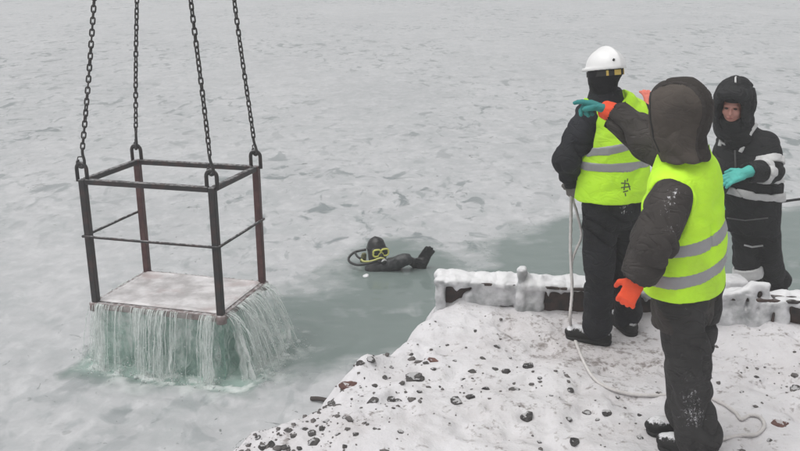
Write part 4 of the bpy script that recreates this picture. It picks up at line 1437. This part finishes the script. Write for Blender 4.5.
# details laid on a cloth or shell surface
from mathutils.bvhtree import BVHTree
def draw_on(o, pix, r, mat, name, off=0.003, n=8):
    me = o.data
    root = o
    while root.parent is not None: root = root.parent
    base = np.array(root.location)
    bv = BVHTree.FromPolygons([Vector(v.co) for v in me.vertices], [tuple(p.vertices) for p in me.polygons])
    P = []
    for (u0, v0), (u1, v1) in zip(pix[:-1], pix[1:]):
        for q in np.linspace(0, 1, n):
            d = unit(ray(u0 + (u1 - u0) * q, v0 + (v1 - v0) * q))
            h = bv.ray_cast(Vector(CV - base), Vector(d))
            if h[0] is not None: P.append(np.array(h[0]) + base - d * off)
    if len(P) > 3: return MB().tube(P, r, 6).build(name, mat, o)

# ------------------------------------------------------------------ worker in white helmet, holding the rope
M_NAVY = fabric("black_quilted_jacket", (0.012, 0.013, 0.017), 0.75, 0.4, flecks=0.12, bump=0.4)
M_NAVYT = fabric("black_work_trousers", (0.0105, 0.011, 0.014), 0.8, 0.4, snow=[(pp(628, 210, 5.0), 0.12, 0.75)], bump=0.5)
J = dict(pel=pp(612, 206, 5.15), waist=pp(612, 178, 5.15), chest=pp(612, 142, 5.15), neck=pp(606, 98, 5.12), head=pp(604.5, 72, 5.09),
         shL=pp(589, 113, 5.10), shR=pp(639, 113, 5.20), elL=pp(567, 160, 5.07), elR=pp(655, 122, 5.42), wrL=pp(570.5, 180, 5.13), wrR=pp(653, 112, 5.64),
         hipL=pp(600, 207, 5.11), hipR=pp(624, 207, 5.19), knL=pp(599, 274, 5.09), knR=pp(626, 271, 5.22), anL=pp(597, 331, 5.10), anR=pp(627, 326, 5.27))
J['anL'][2] = J['anR'][2] = 0.088
w1 = Person("worker in white hard hat and neon vest paying out a rope at the quay end", J, (J['anL'] + J['anR']) / 2 * [1, 1, 0], (-0.28, 0.96))
w1.foot = {'L': unit([-0.80, 0.35, 0]), 'R': unit([-0.25, 0.95, 0])}
w1.look((-0.45, 0.85, -0.18))
w1.vwr = [((6, 6, 7), 0.006, 23, True), ((4.5, 4.5, 6), 0.013, 29, 'c')]
w1.body()
w1.trousers(M_NAVYT, 0.108, 0.090, 0.080, 0.008)
w1.boots()
w1.jacket(M_NAVY, 0.02, tg=-0.022, ru=0.086, re=0.080, rw=0.055, wr=[((4, 4, 15), 0.006, 13, True), ((7, 7, 13), 0.013, 19, 'c')])
hemp = pp(612, 204, 5.0)
vest1 = solid("hi_vis_vest", w1.vest_field(hemp, 0.020, 0.008), M_VEST, w1.th, w1.vwr, 2)
for (uv, sl) in (((612, 149), (-0.16, 0, 1)), ((612, 167), (-0.03, 0, 1))):
    w1.stripe(pp(*uv, 5.0), sl, 0.026, 0.026, M_REFL, parent=vest1)
# printed mark on the back of the vest
M_PRINT = plain("dark_print", (0.10, 0.15, 0.05), 0.8)
for (u0, v0, u1, v1) in ((621, 183, 628, 183.5), (625, 180, 624, 190), (621, 187.5, 630, 186.5), (628, 183, 630, 190), (623, 192, 628, 190.5), (627.5, 178.5, 627, 181.5), (625, 193, 625.5, 196)):
    draw_on(vest1, [(u0, v0), (u1, v1)], 0.0048, M_PRINT, "printed_mark", -0.002, 5)
w1.glove('L', unit([0.20, 0.15, -0.75]), (0.6, 0.7, 0.2), fabric("grey_glove", (0.16, 0.15, 0.14), 0.8), 0.95, cuff=M_NAVY)
w1.glove('R', unit([-0.10, 0.5, 0.75]), (-0.2, 0.8, -0.5), fabric("pink_orange_glove", (0.72, 0.20, 0.15), 0.7, 0.15), 0.35)
# balaclava and collar
F = Field(*bb([J['head']], 0.22), 0.007)
w1.head(F, 0.016)
for sg in (-1, 1): F.ell(J['head'] + w1.hr * sg * 0.078 - w1.hu * 0.01, (0.03, 0.04, 0.05), np.stack([w1.hr, w1.hf, w1.hu], 1), 0.02)
F.cone(J['head'] - [0, 0, 0.06], J['neck'] + [0, 0, 0.01], 0.074, 0.07, 0.03)
solid("balaclava", F, fabric("black_knit", (0.010, 0.010, 0.012), 0.9, 0.3), w1.th, [((22, 22, 45), 0.002, 7, True)], 1)
F = Field(*bb([J['neck']], 0.2), 0.007)
F.cone(J['neck'] - [0, 0, 0.08], J['neck'] + [-0.005, 0.01, 0.075], 0.125, 0.088, 0.0)
F.cut(J['neck'] + [0, 0, 0.066], (0.1, -0.1, 1))
solid("collar", F, M_NAVY, w1.th, None, 1)
# helmet
h_, f_, r_, u_ = J['head'], w1.hf, w1.hr, w1.hu
Rh = np.stack([r_, f_, u_], 1)
hc = h_ + u_ * 0.018 - f_ * 0.012
F = Field(hc - 0.2, hc + 0.2, 0.006)
F.ell(hc, (0.109, 0.128, 0.122), Rh, 0.0)
F.ell(hc + u_ * 0.018, (0.020, 0.126, 0.112), Rh, 0.02)
F.cut(hc, -u_)
F2 = Field(hc - 0.2, hc + 0.2, 0.006)
F2.ell(hc + u_ * 0.004 + f_ * 0.015, (0.115, 0.145, 0.10), Rh, 0.0).cut(hc + u_ * 0.013, u_).cut(hc - u_ * 0.006, -u_)
F.D = np.minimum(F.D, F2.D)
F.ell(hc - u_ * 0.012, (0.098, 0.117, 0.10), Rh, 0.0, 'sub')
M_HELM = plain("white_helmet_plastic", (0.80, 0.80, 0.80), 0.28, 0.03)
helm = solid("hard_hat", F, M_HELM, w1.th, None, 1)
draw_on(helm, [(612.6, 59.6), (614.4, 60.4)], 0.0095, M_SOLE, "helmet_button", -0.003, 5)
# goggle strap round the back of the head
sp_ = [h_ - u_ * 0.008 - f_ * 0.005 + r_ * 0.098 * math.cos(q) + f_ * 0.120 * math.sin(q) for q in np.linspace(0, 2 * math.pi, 33)]
V, Fc = [], []
for k, p in enumerate(sp_[:-1]):
    V += [p + u_ * 0.016, p - u_ * 0.016]
m = len(V)
for k in range(0, m, 2): Fc.append((k, k + 1, (k + 3) % m, (k + 2) % m))
strap = obj("goggle_strap", np.array(V), Fc, plain("black_strap", (0.012, 0.012, 0.012), 0.7), w1.th)
M_YEL = plain("yellow_patch", (0.56, 0.40, 0.09), 0.6)
for q0, q1 in ((1.40, 1.54), (1.62, 1.67), (1.26, 1.30)):
    V, Fc = [], []
    for k, q in enumerate(np.linspace(q0, q1, 5) * math.pi):
        p = h_ - u_ * 0.008 - f_ * 0.005 + r_ * 0.101 * math.cos(q) + f_ * 0.123 * math.sin(q)
        V += [p + u_ * 0.015, p - u_ * 0.015]
        if k: Fc.append((2 * k - 2, 2 * k - 1, 2 * k + 1, 2 * k))
    obj("strap_patch", np.array(V), Fc, M_YEL, strap)

# ------------------------------------------------------------------ pointing worker in brown hood
snow_sleeve = [(pp(672, 196, 3.58), 0.13, 0.62), (pp(668, 230, 3.55), 0.10, 0.62), (pp(664, 208, 3.55), 0.15, 0.52)]
M_BROWN = fabric("dark_brown_winter_jacket", (0.042, 0.037, 0.0345), 0.82, 0.3, snow=snow_sleeve, bump=0.5)
M_BROWNT = fabric("dark_grey_work_trousers", (0.034, 0.033, 0.033), 0.85, 0.3, bump=0.6,
                  snow=[(pp(692, 402, 3.6), 0.17, 0.70), (pp(695, 425, 3.6), 0.21, 0.78), (pp(690, 385, 3.6), 0.12, 0.6), (pp(690, 312, 3.6), 0.16, 0.62)])
J = dict(pel=pp(685, 284, 3.87), waist=pp(685, 246, 3.88), chest=pp(683, 200, 3.86), neck=pp(682, 142, 3.84), head=pp(679.5, 116, 3.80),
         shL=pp(672, 193, 3.67), shR=pp(697, 166, 4.02), elL=pp(655, 240, 3.60), elR=pp(650, 141, 4.22), wrL=pp(637, 280, 3.64), wrR=pp(611, 112, 4.36),
         hipL=pp(681, 284, 3.80), hipR=pp(698, 284, 3.95), knL=pp(688, 368, 3.74), knR=pp(688, 366, 3.98), anL=pp(698, 446, 3.76), anR=pp(686, 425, 3.98))
J['anL'][2] = 0.088; J['anR'][2] = 0.088
fg = Person("worker in brown hood and neon vest pointing with an outstretched arm", J, (J['anL'] + J['anR']) / 2 * [1, 1, 0], (-0.83, 0.56))
fg.foot = {'L': unit([-0.75, 0.55, 0]), 'R': unit([-0.92, 0.15, 0])}
fg.look((-0.80, 0.60, -0.10))
fg.vwr = [((5, 5, 7), 0.006, 33, True), ((4.5, 4.5, 6), 0.013, 39, 'c')]
fg.body()
fg.trousers(M_BROWNT, 0.118, 0.104, 0.092, 0.009, [((5, 5, 7), 0.006, 5, True), ((5, 5, 10), 0.020, 9, 'c')])
fg.boots()
fg.jacket(M_BROWN, 0.20, 0.007, tg=-0.020, ru=0.090, re=0.097, rw=0.076, w=1.0, wr=[((7, 7, 9), 0.006, 43, True), ((7, 7, 12), 0.017, 49, 'c')])
hemp = pp(686, 299, 3.70)
vest2 = solid("hi_vis_vest", fg.vest_field(hemp, 0.024, 0.007, slope=(0.05, 0, 0)), M_VEST, fg.th, fg.vwr, 2)
for (uv, sl) in (((694, 243), (-0.22, -0.1, 1)), ((694, 273), (-0.22, -0.1, 1))):
    fg.stripe(pp(*uv, 3.72), sl, 0.026, 0.030, M_REFL, parent=vest2)
fg.glove('L', unit(pp(622, 306, 3.68) - pp(636, 280, 3.66)), (0.5, 0.8, 0.1), M_ORANGE, 0.55, size=0.98)
fg.glove('R', unit([-0.62, 0.60, 0.18]), (-0.25, -0.3, -1), M_TEAL, 1.15, size=1.1, cuff=M_ORANGE, curls=[0.22, 0.75, 1.0, 1.1])
# hood
h_, f_, r_, u_ = J['head'], fg.hf, fg.hr, fg.hu
Rh = np.stack([r_, f_, u_], 1)
HW = [((8, 8, 9), 0.004, 53, True), ((7, 7, 9), 0.0075, 59, 'c')]
def fg_hood(g, h=0.007):
    F = Field(*bb([h_], 0.34), h)
    F.ell(h_ + u_ * 0.022 - f_ * 0.010, (0.120 + g, 0.137 + g, 0.152 + g), Rh, 0.0)
    F.cone(h_ + u_ * 0.03 + f_ * 0.045, h_ - u_ * 0.10 + f_ * 0.025, 0.108 + g, 0.088 + g, 0.06, flat=(r_, 1.02))
    F.cone(h_ - u_ * 0.10 - f_ * 0.01, h_ - u_ * 0.19 - f_ * 0.03, 0.092 + g, 0.112 + g, 0.06, flat=(f_, 1.1))
    F.ell(h_ + f_ * 0.185 - u_ * 0.01, (0.098, 0.11, 0.135), Rh, 0.02, 'sub')
    F.cut(h_ + f_ * 0.112, f_)
    F.cut(h_ - u_ * 0.20, -u_)
    return F
hood = solid("hood", fg_hood(0), fabric("brown_hood", (0.034, 0.029, 0.026), 0.85, 0.2, bump=0.4, flecks=0.10), fg.th, HW, 2)
M_SEAM = fabric("hood_panel", (0.072, 0.061, 0.053), 0.9)
for sg in (-1, 1):
    F = fg_hood(0.0045, 0.006)
    c0 = h_ + r_ * sg * 0.062
    F.cut(c0 + r_ * 0.006, r_).cut(c0 - r_ * 0.006, -r_).cut(h_ + f_ * 0.09, f_)
    solid("hood_seam", F, M_BROWN, hood, HW, 1)
    F = fg_hood(0.0, 0.006)
    c0 = h_ + r_ * sg * 0.20
    # side gusset, darker cloth
    F = fg_hood(0.0022, 0.007)
    F.cut(h_ + r_ * sg * 0.064, -r_ * sg)
    solid("hood_side", F, M_SEAM, hood, HW, 2)

draw_on(hood, [(652, 83), (650.5, 100), (651, 120), (654, 138), (660, 152)], 0.006, M_SOLE, "hood_hem", 0.0)
# ------------------------------------------------------------------ worker in black suit with reflective trim
M_BLACK = fabric("black_insulated_suit", (0.0115, 0.0118, 0.0135), 0.7, 0.35, flecks=0.25, bump=0.5, snow=[(pp(727, 145, 6.1), 0.12, 0.62)])
J = dict(pel=pp(753, 212, 6.38), waist=pp(753, 188, 6.36), chest=pp(748, 160, 6.34), neck=pp(740, 129, 6.32), head=pp(733.5, 105, 6.28),
         shL=pp(767, 143, 6.26), shR=pp(727, 144, 6.43), elL=pp(770, 171, 6.14), elR=pp(720, 176, 6.34), wrL=pp(745, 173, 6.00), wrR=pp(714, 196, 6.18),
         hipL=pp(764, 212, 6.36), hipR=pp(745, 212, 6.42), knL=pp(767, 255, 6.40), knR=pp(746, 256, 6.40), anL=pp(775, 296, 6.56), anR=pp(749, 300, 6.38))
J['anL'][2] = J['anR'][2] = LEDGE + 0.10
w3 = Person("worker in black hooded suit with pale reflective bands standing behind the iced beam", J, (J['anL'] + J['anR']) / 2 * [1, 1, 0] + [0, 0, LEDGE + 0.012], (-0.55, -0.83))
w3.foot = {'L': unit([0.2, -0.9, 0]), 'R': unit([-0.6, -0.7, 0])}
w3.look((-0.50, -0.82, -0.22))
w3.vwr = [((7, 7, 10), 0.005, 63, True), ((8, 8, 14), 0.012, 69, 'c')]
w3.bwr = w3.vwr
w3.body(0.0075)
w3.face_parts()
tr3 = w3.trousers(M_BLACK, 0.108, 0.098, 0.09)
w3.boots()
jk = w3.jacket(M_BLACK, 0.15, 0.009, ru=0.092, re=0.090, rw=0.066, w=1.03, wr=w3.vwr)
w3.stripe(pp(745, 180, 6.14), (0.10, 0, 1), 0.017, 0.012, M_REFLW, 1.03, parent=jk, holes=False, name="reflective_band")
w3.stripe(pp(745, 197.5, 6.14), (0.08, 0, 1), 0.027, 0.012, M_REFLW, 1.03, parent=jk, holes=False, name="reflective_band")
w3.cuff_band(J['shL'], J['elL'], 0.55, 0.80, 0.104, 0.103, M_REFLW, parent=jk)
w3.cuff_band(J['elL'], J['wrL'], 0.16, 0.36, 0.099, 0.092, M_REFLW, parent=jk)
# bands running over the shoulders
draw_on(jk, [(758, 122), (750, 133), (744, 145), (740.5, 152)], 0.019, M_REFLW, "reflective_band", -0.009)
draw_on(jk, [(726, 127), (722, 137), (720, 146)], 0.017, M_REFLW, "reflective_band", -0.008)
w3.bwr = TW
for sd_ in 'R': w3.cuff_band(J['kn' + sd_], J['an' + sd_], 0.28, 0.52, 0.110, 0.106, M_REFLW)
w3.glove('L', unit(pp(731, 178, 5.98) - pp(745, 173, 6.0)), (0.1, 0.6, -0.8), M_MINT, 0.35, size=1.08)
w3.glove('R', unit([-0.1, -0.3, -0.9]), (0.6, 0.3, 0), M_MINT, 0.5)
# collar up to the chin
F = Field(*bb([J['head'], J['neck']], 0.2), 0.007)
F.cone(J['neck'] - [0, 0, 0.05], J['head'] - w3.hu * 0.110 + w3.hf * 0.012, 0.115, 0.086, 0.02)
F.cut(J['head'] - w3.hu * 0.070, unit(w3.hu + w3.hf * 0.35))
solid("collar", F, M_BLACK, w3.th, [((12, 12, 20), 0.006, 63, True)], 1)
h_, f_, r_, u_ = J['head'], w3.hf, w3.hr, w3.hu
Rh = np.stack([r_, f_, u_], 1)
F = Field(h_ - 0.3, h_ + 0.3, 0.007)
F.ell(h_ + u_ * 0.030 - f_ * 0.025, (0.146, 0.165, 0.172), Rh, 0.0)
F.cone(h_ + u_ * 0.125 + f_ * 0.10 - r_ * 0.07, h_ + u_ * 0.125 + f_ * 0.10 + r_ * 0.07, 0.028, 0.028, 0.05)
F.cone(h_ - u_ * 0.05 - f_ * 0.03, h_ - u_ * 0.17 - f_ * 0.04, 0.138, 0.14, 0.05)
F.ell(h_ + f_ * 0.13 - u_ * 0.012, (0.090, 0.135, 0.112), Rh, 0.012, 'sub')
F.cone(h_ + f_ * 0.05 - u_ * 0.09, h_ + f_ * 0.20 - u_ * 0.16, 0.085, 0.11, 0.02, 'sub')
hood3 = solid("hood", F, M_BLACK, w3.th, [((9, 9, 12), 0.005, 73, True), ((10, 10, 14), 0.012, 79, 'c')], 1)
a0 = h_ + u_ * 0.190 - f_ * 0.01 + r_ * 0.00
MB().tube(spline([a0 + f_ * 0.05 - r_ * 0.01, a0 + u_ * 0.012 + r_ * 0.004 - f_ * 0.01, a0 - f_ * 0.06 + r_ * 0.01 + u_ * 0.002], 5), 0.007, 6).build("hood_piping", M_REFLW, hood3)
# dark cap edge across the forehead
F = Field(h_ - 0.2, h_ + 0.2, 0.006)
w3.head(F, 0.007)
F.cut(h_ + u_ * 0.045, -u_)
solid("cap", F, M_BLACK, w3.th, None, 1)

# stitched details laid on the cloth
M_ZIP = plain("dull_zip", (0.10, 0.10, 0.10), 0.4)
draw_on(tr3, [(744, 245), (752, 247), (763, 245.5)], 0.007, M_REFLW, "pocket_piping")
draw_on(jk, [(735, 150), (735.5, 168)], 0.006, M_ZIP, "zip")
draw_on(jk, [(721, 142), (725, 144.5), (729, 143)], 0.009, M_REFLW, "chest_emblem")
draw_on(jk, [(727, 218), (745, 220.5), (768, 218)], 0.005, M_ZIP, "hem_seam")

# snow covered box behind the beam, next to his boots
sb = thing("supply_box", "small dark box under a thick white snow cap beside the black clad worker's leg", "box", pp(735, 292, 6.05) * [1, 1, 0] + [0, 0, LEDGE + 0.012])
cb = pp(734, 284, 6.02)
MB().box([cb[0], cb[1], (cb[2] - 0.05 + LEDGE) / 2], (0.085, 0.09, (cb[2] - 0.05 - LEDGE) / 2), np.eye(3), 0.01).build("box_body", M_RUSTDARK, sb, False)
F = Field(cb - 0.15, cb + 0.15, 0.007)
F.rbox(cb, (0.085, 0.095, 0.058), np.eye(3), 0.03).noise(16, 0.01, 6)
solid("snow_cap", F, M_SNOW, sb, None, 1)

# dark line running off behind the third worker
M_LINE = plain("dark_line", (0.012, 0.012, 0.013), 0.6)
ln = MB().tube(spline([pp(770, 204, 6.45), pp(790, 200.5, 6.5), pp(830, 196, 6.6), pp(900, 192, 6.8), pp(1000, 200, 7.2), np.array([6.2, 8.2, 0.2]), np.array([6.6, 8.6, -0.9])], 10), 0.011, 8)
tag(ln.build("mooring_line", M_LINE, None, True, pp(770, 204, 6.45)), "taut dark line running out over the water from the black clad worker", "line")

# ------------------------------------------------------------------ the pale rope
t = NT("pale_frozen_rope")
c = t.mix(t.noise(40, 4), (0.46, 0.43, 0.42), (0.70, 0.68, 0.67))
t.bump(t.noise(160, 3), 0.4, 0.004)
M_ROPE = t.fin(c, 0.9)
def gr(u, v, dz=0.011):
    p = on_ground(u, v); p[2] = gz(p) + dz
    return p
hand = pp(571.5, 189, 5.14)
rp = [hand + [0.02, 0.03, 0.03], hand, pp(571, 215, 5.19), pp(570.5, 250, 5.17), pp(572, 290, 5.14), pp(570, 318, 5.10), gr(572, 333, 0.02), gr(578, 350), gr(586, 368), gr(596, 382), gr(612, 391), gr(632, 395), gr(655, 397),
      gr(680, 396), gr(705, 398), gr(722, 405), gr(735, 414), gr(741, 421), gr(750, 417), gr(760, 419), gr(764, 428), gr(756, 436), gr(742, 437), gr(726, 440), gr(710, 446), gr(690, 458), gr(660, 475), gr(600, 500)]
tag(MB().tube(spline(rp, 14), 0.0098, 9, True, 3, 95.0).build("rope", M_ROPE, None, True, rp[6]), "pale frozen rope hanging from the helmeted worker's hand and trailing across the snow", "rope")
rp2 = [hand + [0.0, 0.02, -0.02], pp(580, 225, 5.20), pp(581, 238, 5.19), pp(576, 250, 5.18), pp(572, 262, 5.165), pp(571.5, 275, 5.155)]
tag(MB().tube(spline(rp2, 10), 0.008, 8, True, 3, 95.0).build("rope_tail", M_ROPE, None, True, rp2[0]), "short loose bight of rope hooked onto the hanging rope below the worker's hand", "rope")

# ------------------------------------------------------------------ diver
M_NEO = plain("black_neoprene", (0.0085, 0.009, 0.0095), 0.42, 0.3)
M_SUIT = plain("dark_grey_drysuit", (0.026, 0.028, 0.030), 0.5, 0.3)
M_MASKY = plain("yellow_mask_frame", (0.66, 0.66, 0.16), 0.4)
M_LENS = plain("dark_mask_lens", (0.03, 0.034, 0.022), 0.06)
M_HOSEY = plain("yellow_hose", (0.50, 0.50, 0.17), 0.4)
M_HOSEB = plain("black_hose", (0.012, 0.012, 0.013), 0.4)
M_GREY = plain("pale_regulator", (0.45, 0.46, 0.45), 0.35)
DY = 8.48
J = dict(head=pp(377, 250.5, DY), neck=pp(377, 270, DY + 0.03), chest=pp(378, 292, DY + 0.05), waist=pp(378, 312, DY + 0.10), pel=pp(378, 335, DY + 0.15),
         shL=pp(392, 272, DY - 0.05), shR=pp(362, 277, DY + 0.05), elL=pp(406, 258.5, DY - 0.15), elR=pp(352, 295, DY + 0.02), wrL=pp(416, 262.5, DY - 0.02), wrR=pp(358, 318, DY - 0.15),
         hipL=pp(385, 335, DY + 0.13), hipR=pp(371, 335, DY + 0.17), knL=pp(386, 375, DY + 0.1), knR=pp(370, 377, DY + 0.2), anL=pp(386, 410, DY + 0.3), anR=pp(370, 415, DY + 0.4))
for k in ('pel', 'hipL', 'hipR'): J[k][2] = min(J[k][2], -1.42)
dv = Person("diver in black hood and yellow framed mask afloat among slush, one hand raised", J, J['chest'] * [1, 1, 0] + [0, 0, WATER], (0.60, -0.80))
dv.foot = {'L': unit([0.5, -0.8, 0]), 'R': unit([0.5, -0.8, 0])}
dv.look((0.34, -0.94, 0.02))
dv.body(0.010)
h_, f_, r_, u_ = J['head'], dv.hf, dv.hr, dv.hu
Rh = np.stack([r_, f_, u_], 1)
# suit
F = Field(*bb([J['shL'], J['shR'], J['elL'], J['neck'], J['chest'], J['waist'], J['elR']], 0.24), 0.010)
dv.torso(F, -0.02)
F.cone(pp(370, 270, DY - 0.11), J['elL'] - [0, 0, 0.010], 0.055, 0.062, 0.03)
F.cone(J['shL'], J['elL'] - [0.05, 0, 0.02], 0.055, 0.050, 0.03)
F.cone(J['shR'], J['elR'], 0.075, 0.06, 0.04)
F.cut(J['waist'] - [0, 0, 0.25], (0, 0, -1))
solid("drysuit", F, M_SUIT, dv.th, [((14, 14, 14), 0.008, 5, True), ((30, 30, 30), 0.003, 6, False)], 2)
# hood
F = Field(h_ - 0.28, h_ + 0.28, 0.007)
F.ell(h_ + u_ * 0.025 - f_ * 0.014, (0.096, 0.112, 0.122), Rh, 0.0)
F.ell(h_ - u_ * 0.055 + f_ * 0.025, (0.080, 0.085, 0.10), Rh, 0.03)
F.cone(h_ - u_ * 0.08, J['neck'] - u_ * 0.05, 0.082, 0.095, 0.04)
solid("hood", F, M_NEO, dv.th, [((14, 14, 16), 0.004, 8, True)], 1)
# mask: two lenses in a yellow frame, dark skirt
mc = h_ + f_ * 0.105 + u_ * 0.012
F = Field(mc - 0.16, mc + 0.16, 0.006)
F.rbox(mc - f_ * 0.008, (0.088, 0.030, 0.052), Rh, 0.028)
F.ell(mc + f_ * 0.01 - u_ * 0.035, (0.030, 0.04, 0.035), Rh, 0.02)
mask = solid("diving_mask", F, M_NEO, dv.th, None, 1)
for sg in (-1, 1):
    lc = mc + f_ * 0.026 + r_ * sg * 0.043 + u_ * 0.004
    pts = []
    for q in np.linspace(0, 2 * math.pi, 25):
        a, b_ = 0.040 * math.copysign(abs(math.cos(q)) ** 0.7, math.cos(q)), 0.036 * math.copysign(abs(math.sin(q)) ** 0.7, math.sin(q))
        pts.append(lc + r_ * (a * (1.0 if b_ > 0 else 0.82) + sg * (0.008 if b_ < 0 else 0)) + u_ * b_ - f_ * abs(a) * 0.12)
    MB().tube(pts, 0.0095, 7, False).build("mask_frame", M_MASKY, mask)
    MB().add([lc - f_ * 0.004] + pts[:-1], [(0, i + 1, (i + 1) % 24 + 1) for i in range(24)]).build("lens", M_LENS, mask)
st_p = [h_ + u_ * 0.022 + r_ * 0.100 * math.cos(q) + f_ * (0.128 * math.sin(q) - 0.01) for q in np.linspace(math.pi * 0.95, math.pi * 2.05, 20)]
MB().tube(st_p, 0.008, 6).build("mask_strap", M_HOSEB, mask)
# regulator and hoses
rc = h_ + f_ * 0.150 - u_ * 0.070 + r_ * -0.015
F = Field(rc - 0.1, rc + 0.1, 0.005)
F.cone(rc - f_ * 0.02, rc + f_ * 0.022, 0.040, 0.034, 0.01)
F.cone(rc - r_ * 0.05, rc + r_ * 0.05, 0.018, 0.018, 0.02)
reg = solid("regulator", F, M_HOSEB, dv.th, None, 1)
F = Field(rc - 0.1, rc + 0.1, 0.005)
F.ell(rc + f_ * 0.036 + u_ * 0.006, (0.030, 0.014, 0.030), Rh)
solid("purge_cover", F, M_GREY, reg, None, 1)
MB().tube(spline([rc - r_ * 0.04, pp(381, 258, DY - 0.16), pp(372, 261, DY - 0.15), pp(364, 261.5, DY - 0.10), pp(361, 259, DY + 0.02)], 8), 0.011, 8).build("yellow_hose", M_HOSEY, dv.th)
MB().tube(spline([pp(380, 260, DY - 0.14), pp(370, 263, DY - 0.18), pp(358, 265, DY - 0.14), pp(350, 262, DY - 0.05), pp(349, 257.5, DY + 0.03), pp(355, 252, DY + 0.08), pp(366, 249.5, DY + 0.08)], 8), 0.013, 8).build("hose", M_HOSEB, dv.th)
MB().tube(spline([pp(355, 252.5, DY + 0.07), pp(358, 257, DY + 0.02), pp(364, 260, DY)], 6), 0.012, 8).build("hose", M_HOSEB, dv.th)
F = Field(*bb([pp(364, 257, DY + 0.12)], 0.09), 0.006)
F.cone(pp(363, 260, DY + 0.12), pp(364, 255, DY + 0.12), 0.035, 0.028, 0.0)
solid("valve", F, plain("olive_valve", (0.16, 0.16, 0.07), 0.5), dv.th, None, 1)
# raised mitten: heel of the hand low, fingers bent up
w = J['wrL']
F = Field(*bb([w, pp(433, 243, DY - 0.05), pp(415, 266, DY - 0.05)], 0.1), 0.006)
dm = unit(pp(431, 245, DY - 0.10) - pp(422, 261, DY - 0.06))
nm = unit(np.cross(dm, (0.2, 1, 0.1)))
F.cone(J['elL'] + [0.02, 0.02, -0.02], pp(416, 264, DY - 0.05), 0.045, 0.045, 0.02)
F.cone(pp(415, 264, DY - 0.05), pp(424, 260, DY - 0.06), 0.040, 0.058, 0.03, flat=((0, 1, 0), 1.4))
F.cone(pp(422, 275, DY - 0.05), pp(422, 262, DY - 0.06), 0.045, 0.05, 0.03)
sp0 = pp(424, 258, DY - 0.06)
acr = unit(np.cross((0, 1, 0), dm))
for i, L in enumerate((0.13, 0.145, 0.14, 0.12)):
    o = acr * (i - 1.5) * 0.026
    F.cone(sp0 + o, sp0 + o + dm * L * 0.6 + np.array([0, -0.01, 0]), 0.022, 0.019, 0.012)
    F.cone(sp0 + o + dm * L * 0.6 + np.array([0, -0.01, 0]), sp0 + o * 1.1 + dm * L + np.array([0.008, -0.02, 0]), 0.019, 0.015, 0.010)
F.cone(pp(421, 262, DY - 0.1), pp(415.5, 259.5, DY - 0.12), 0.026, 0.017, 0.015)
solid("glove", F, M_NEO, dv.th, [((25, 25, 25), 0.004, 9, False)], 1)

# ------------------------------------------------------------------ cold mist in the air
t = NT("haze")
t.n.remove(t.p)
pv = t.n.new("ShaderNodeVolumePrincipled")
pv.inputs['Color'].default_value = (0.985, 0.99, 0.995, 1)
pv.inputs['Density'].default_value = 0.0065
pv.inputs['Anisotropy'].default_value = 0.1
t.l.new(pv.outputs[0], t.out.inputs['Volume'])
V, Fc = box((0, 220, 5.0), (405, 285, 7.6))
hz = obj("haze", np.array(V), Fc, t.m, None, False)
tag(hz, "thin cold mist hanging over the slush", "mist", kind="stuff")
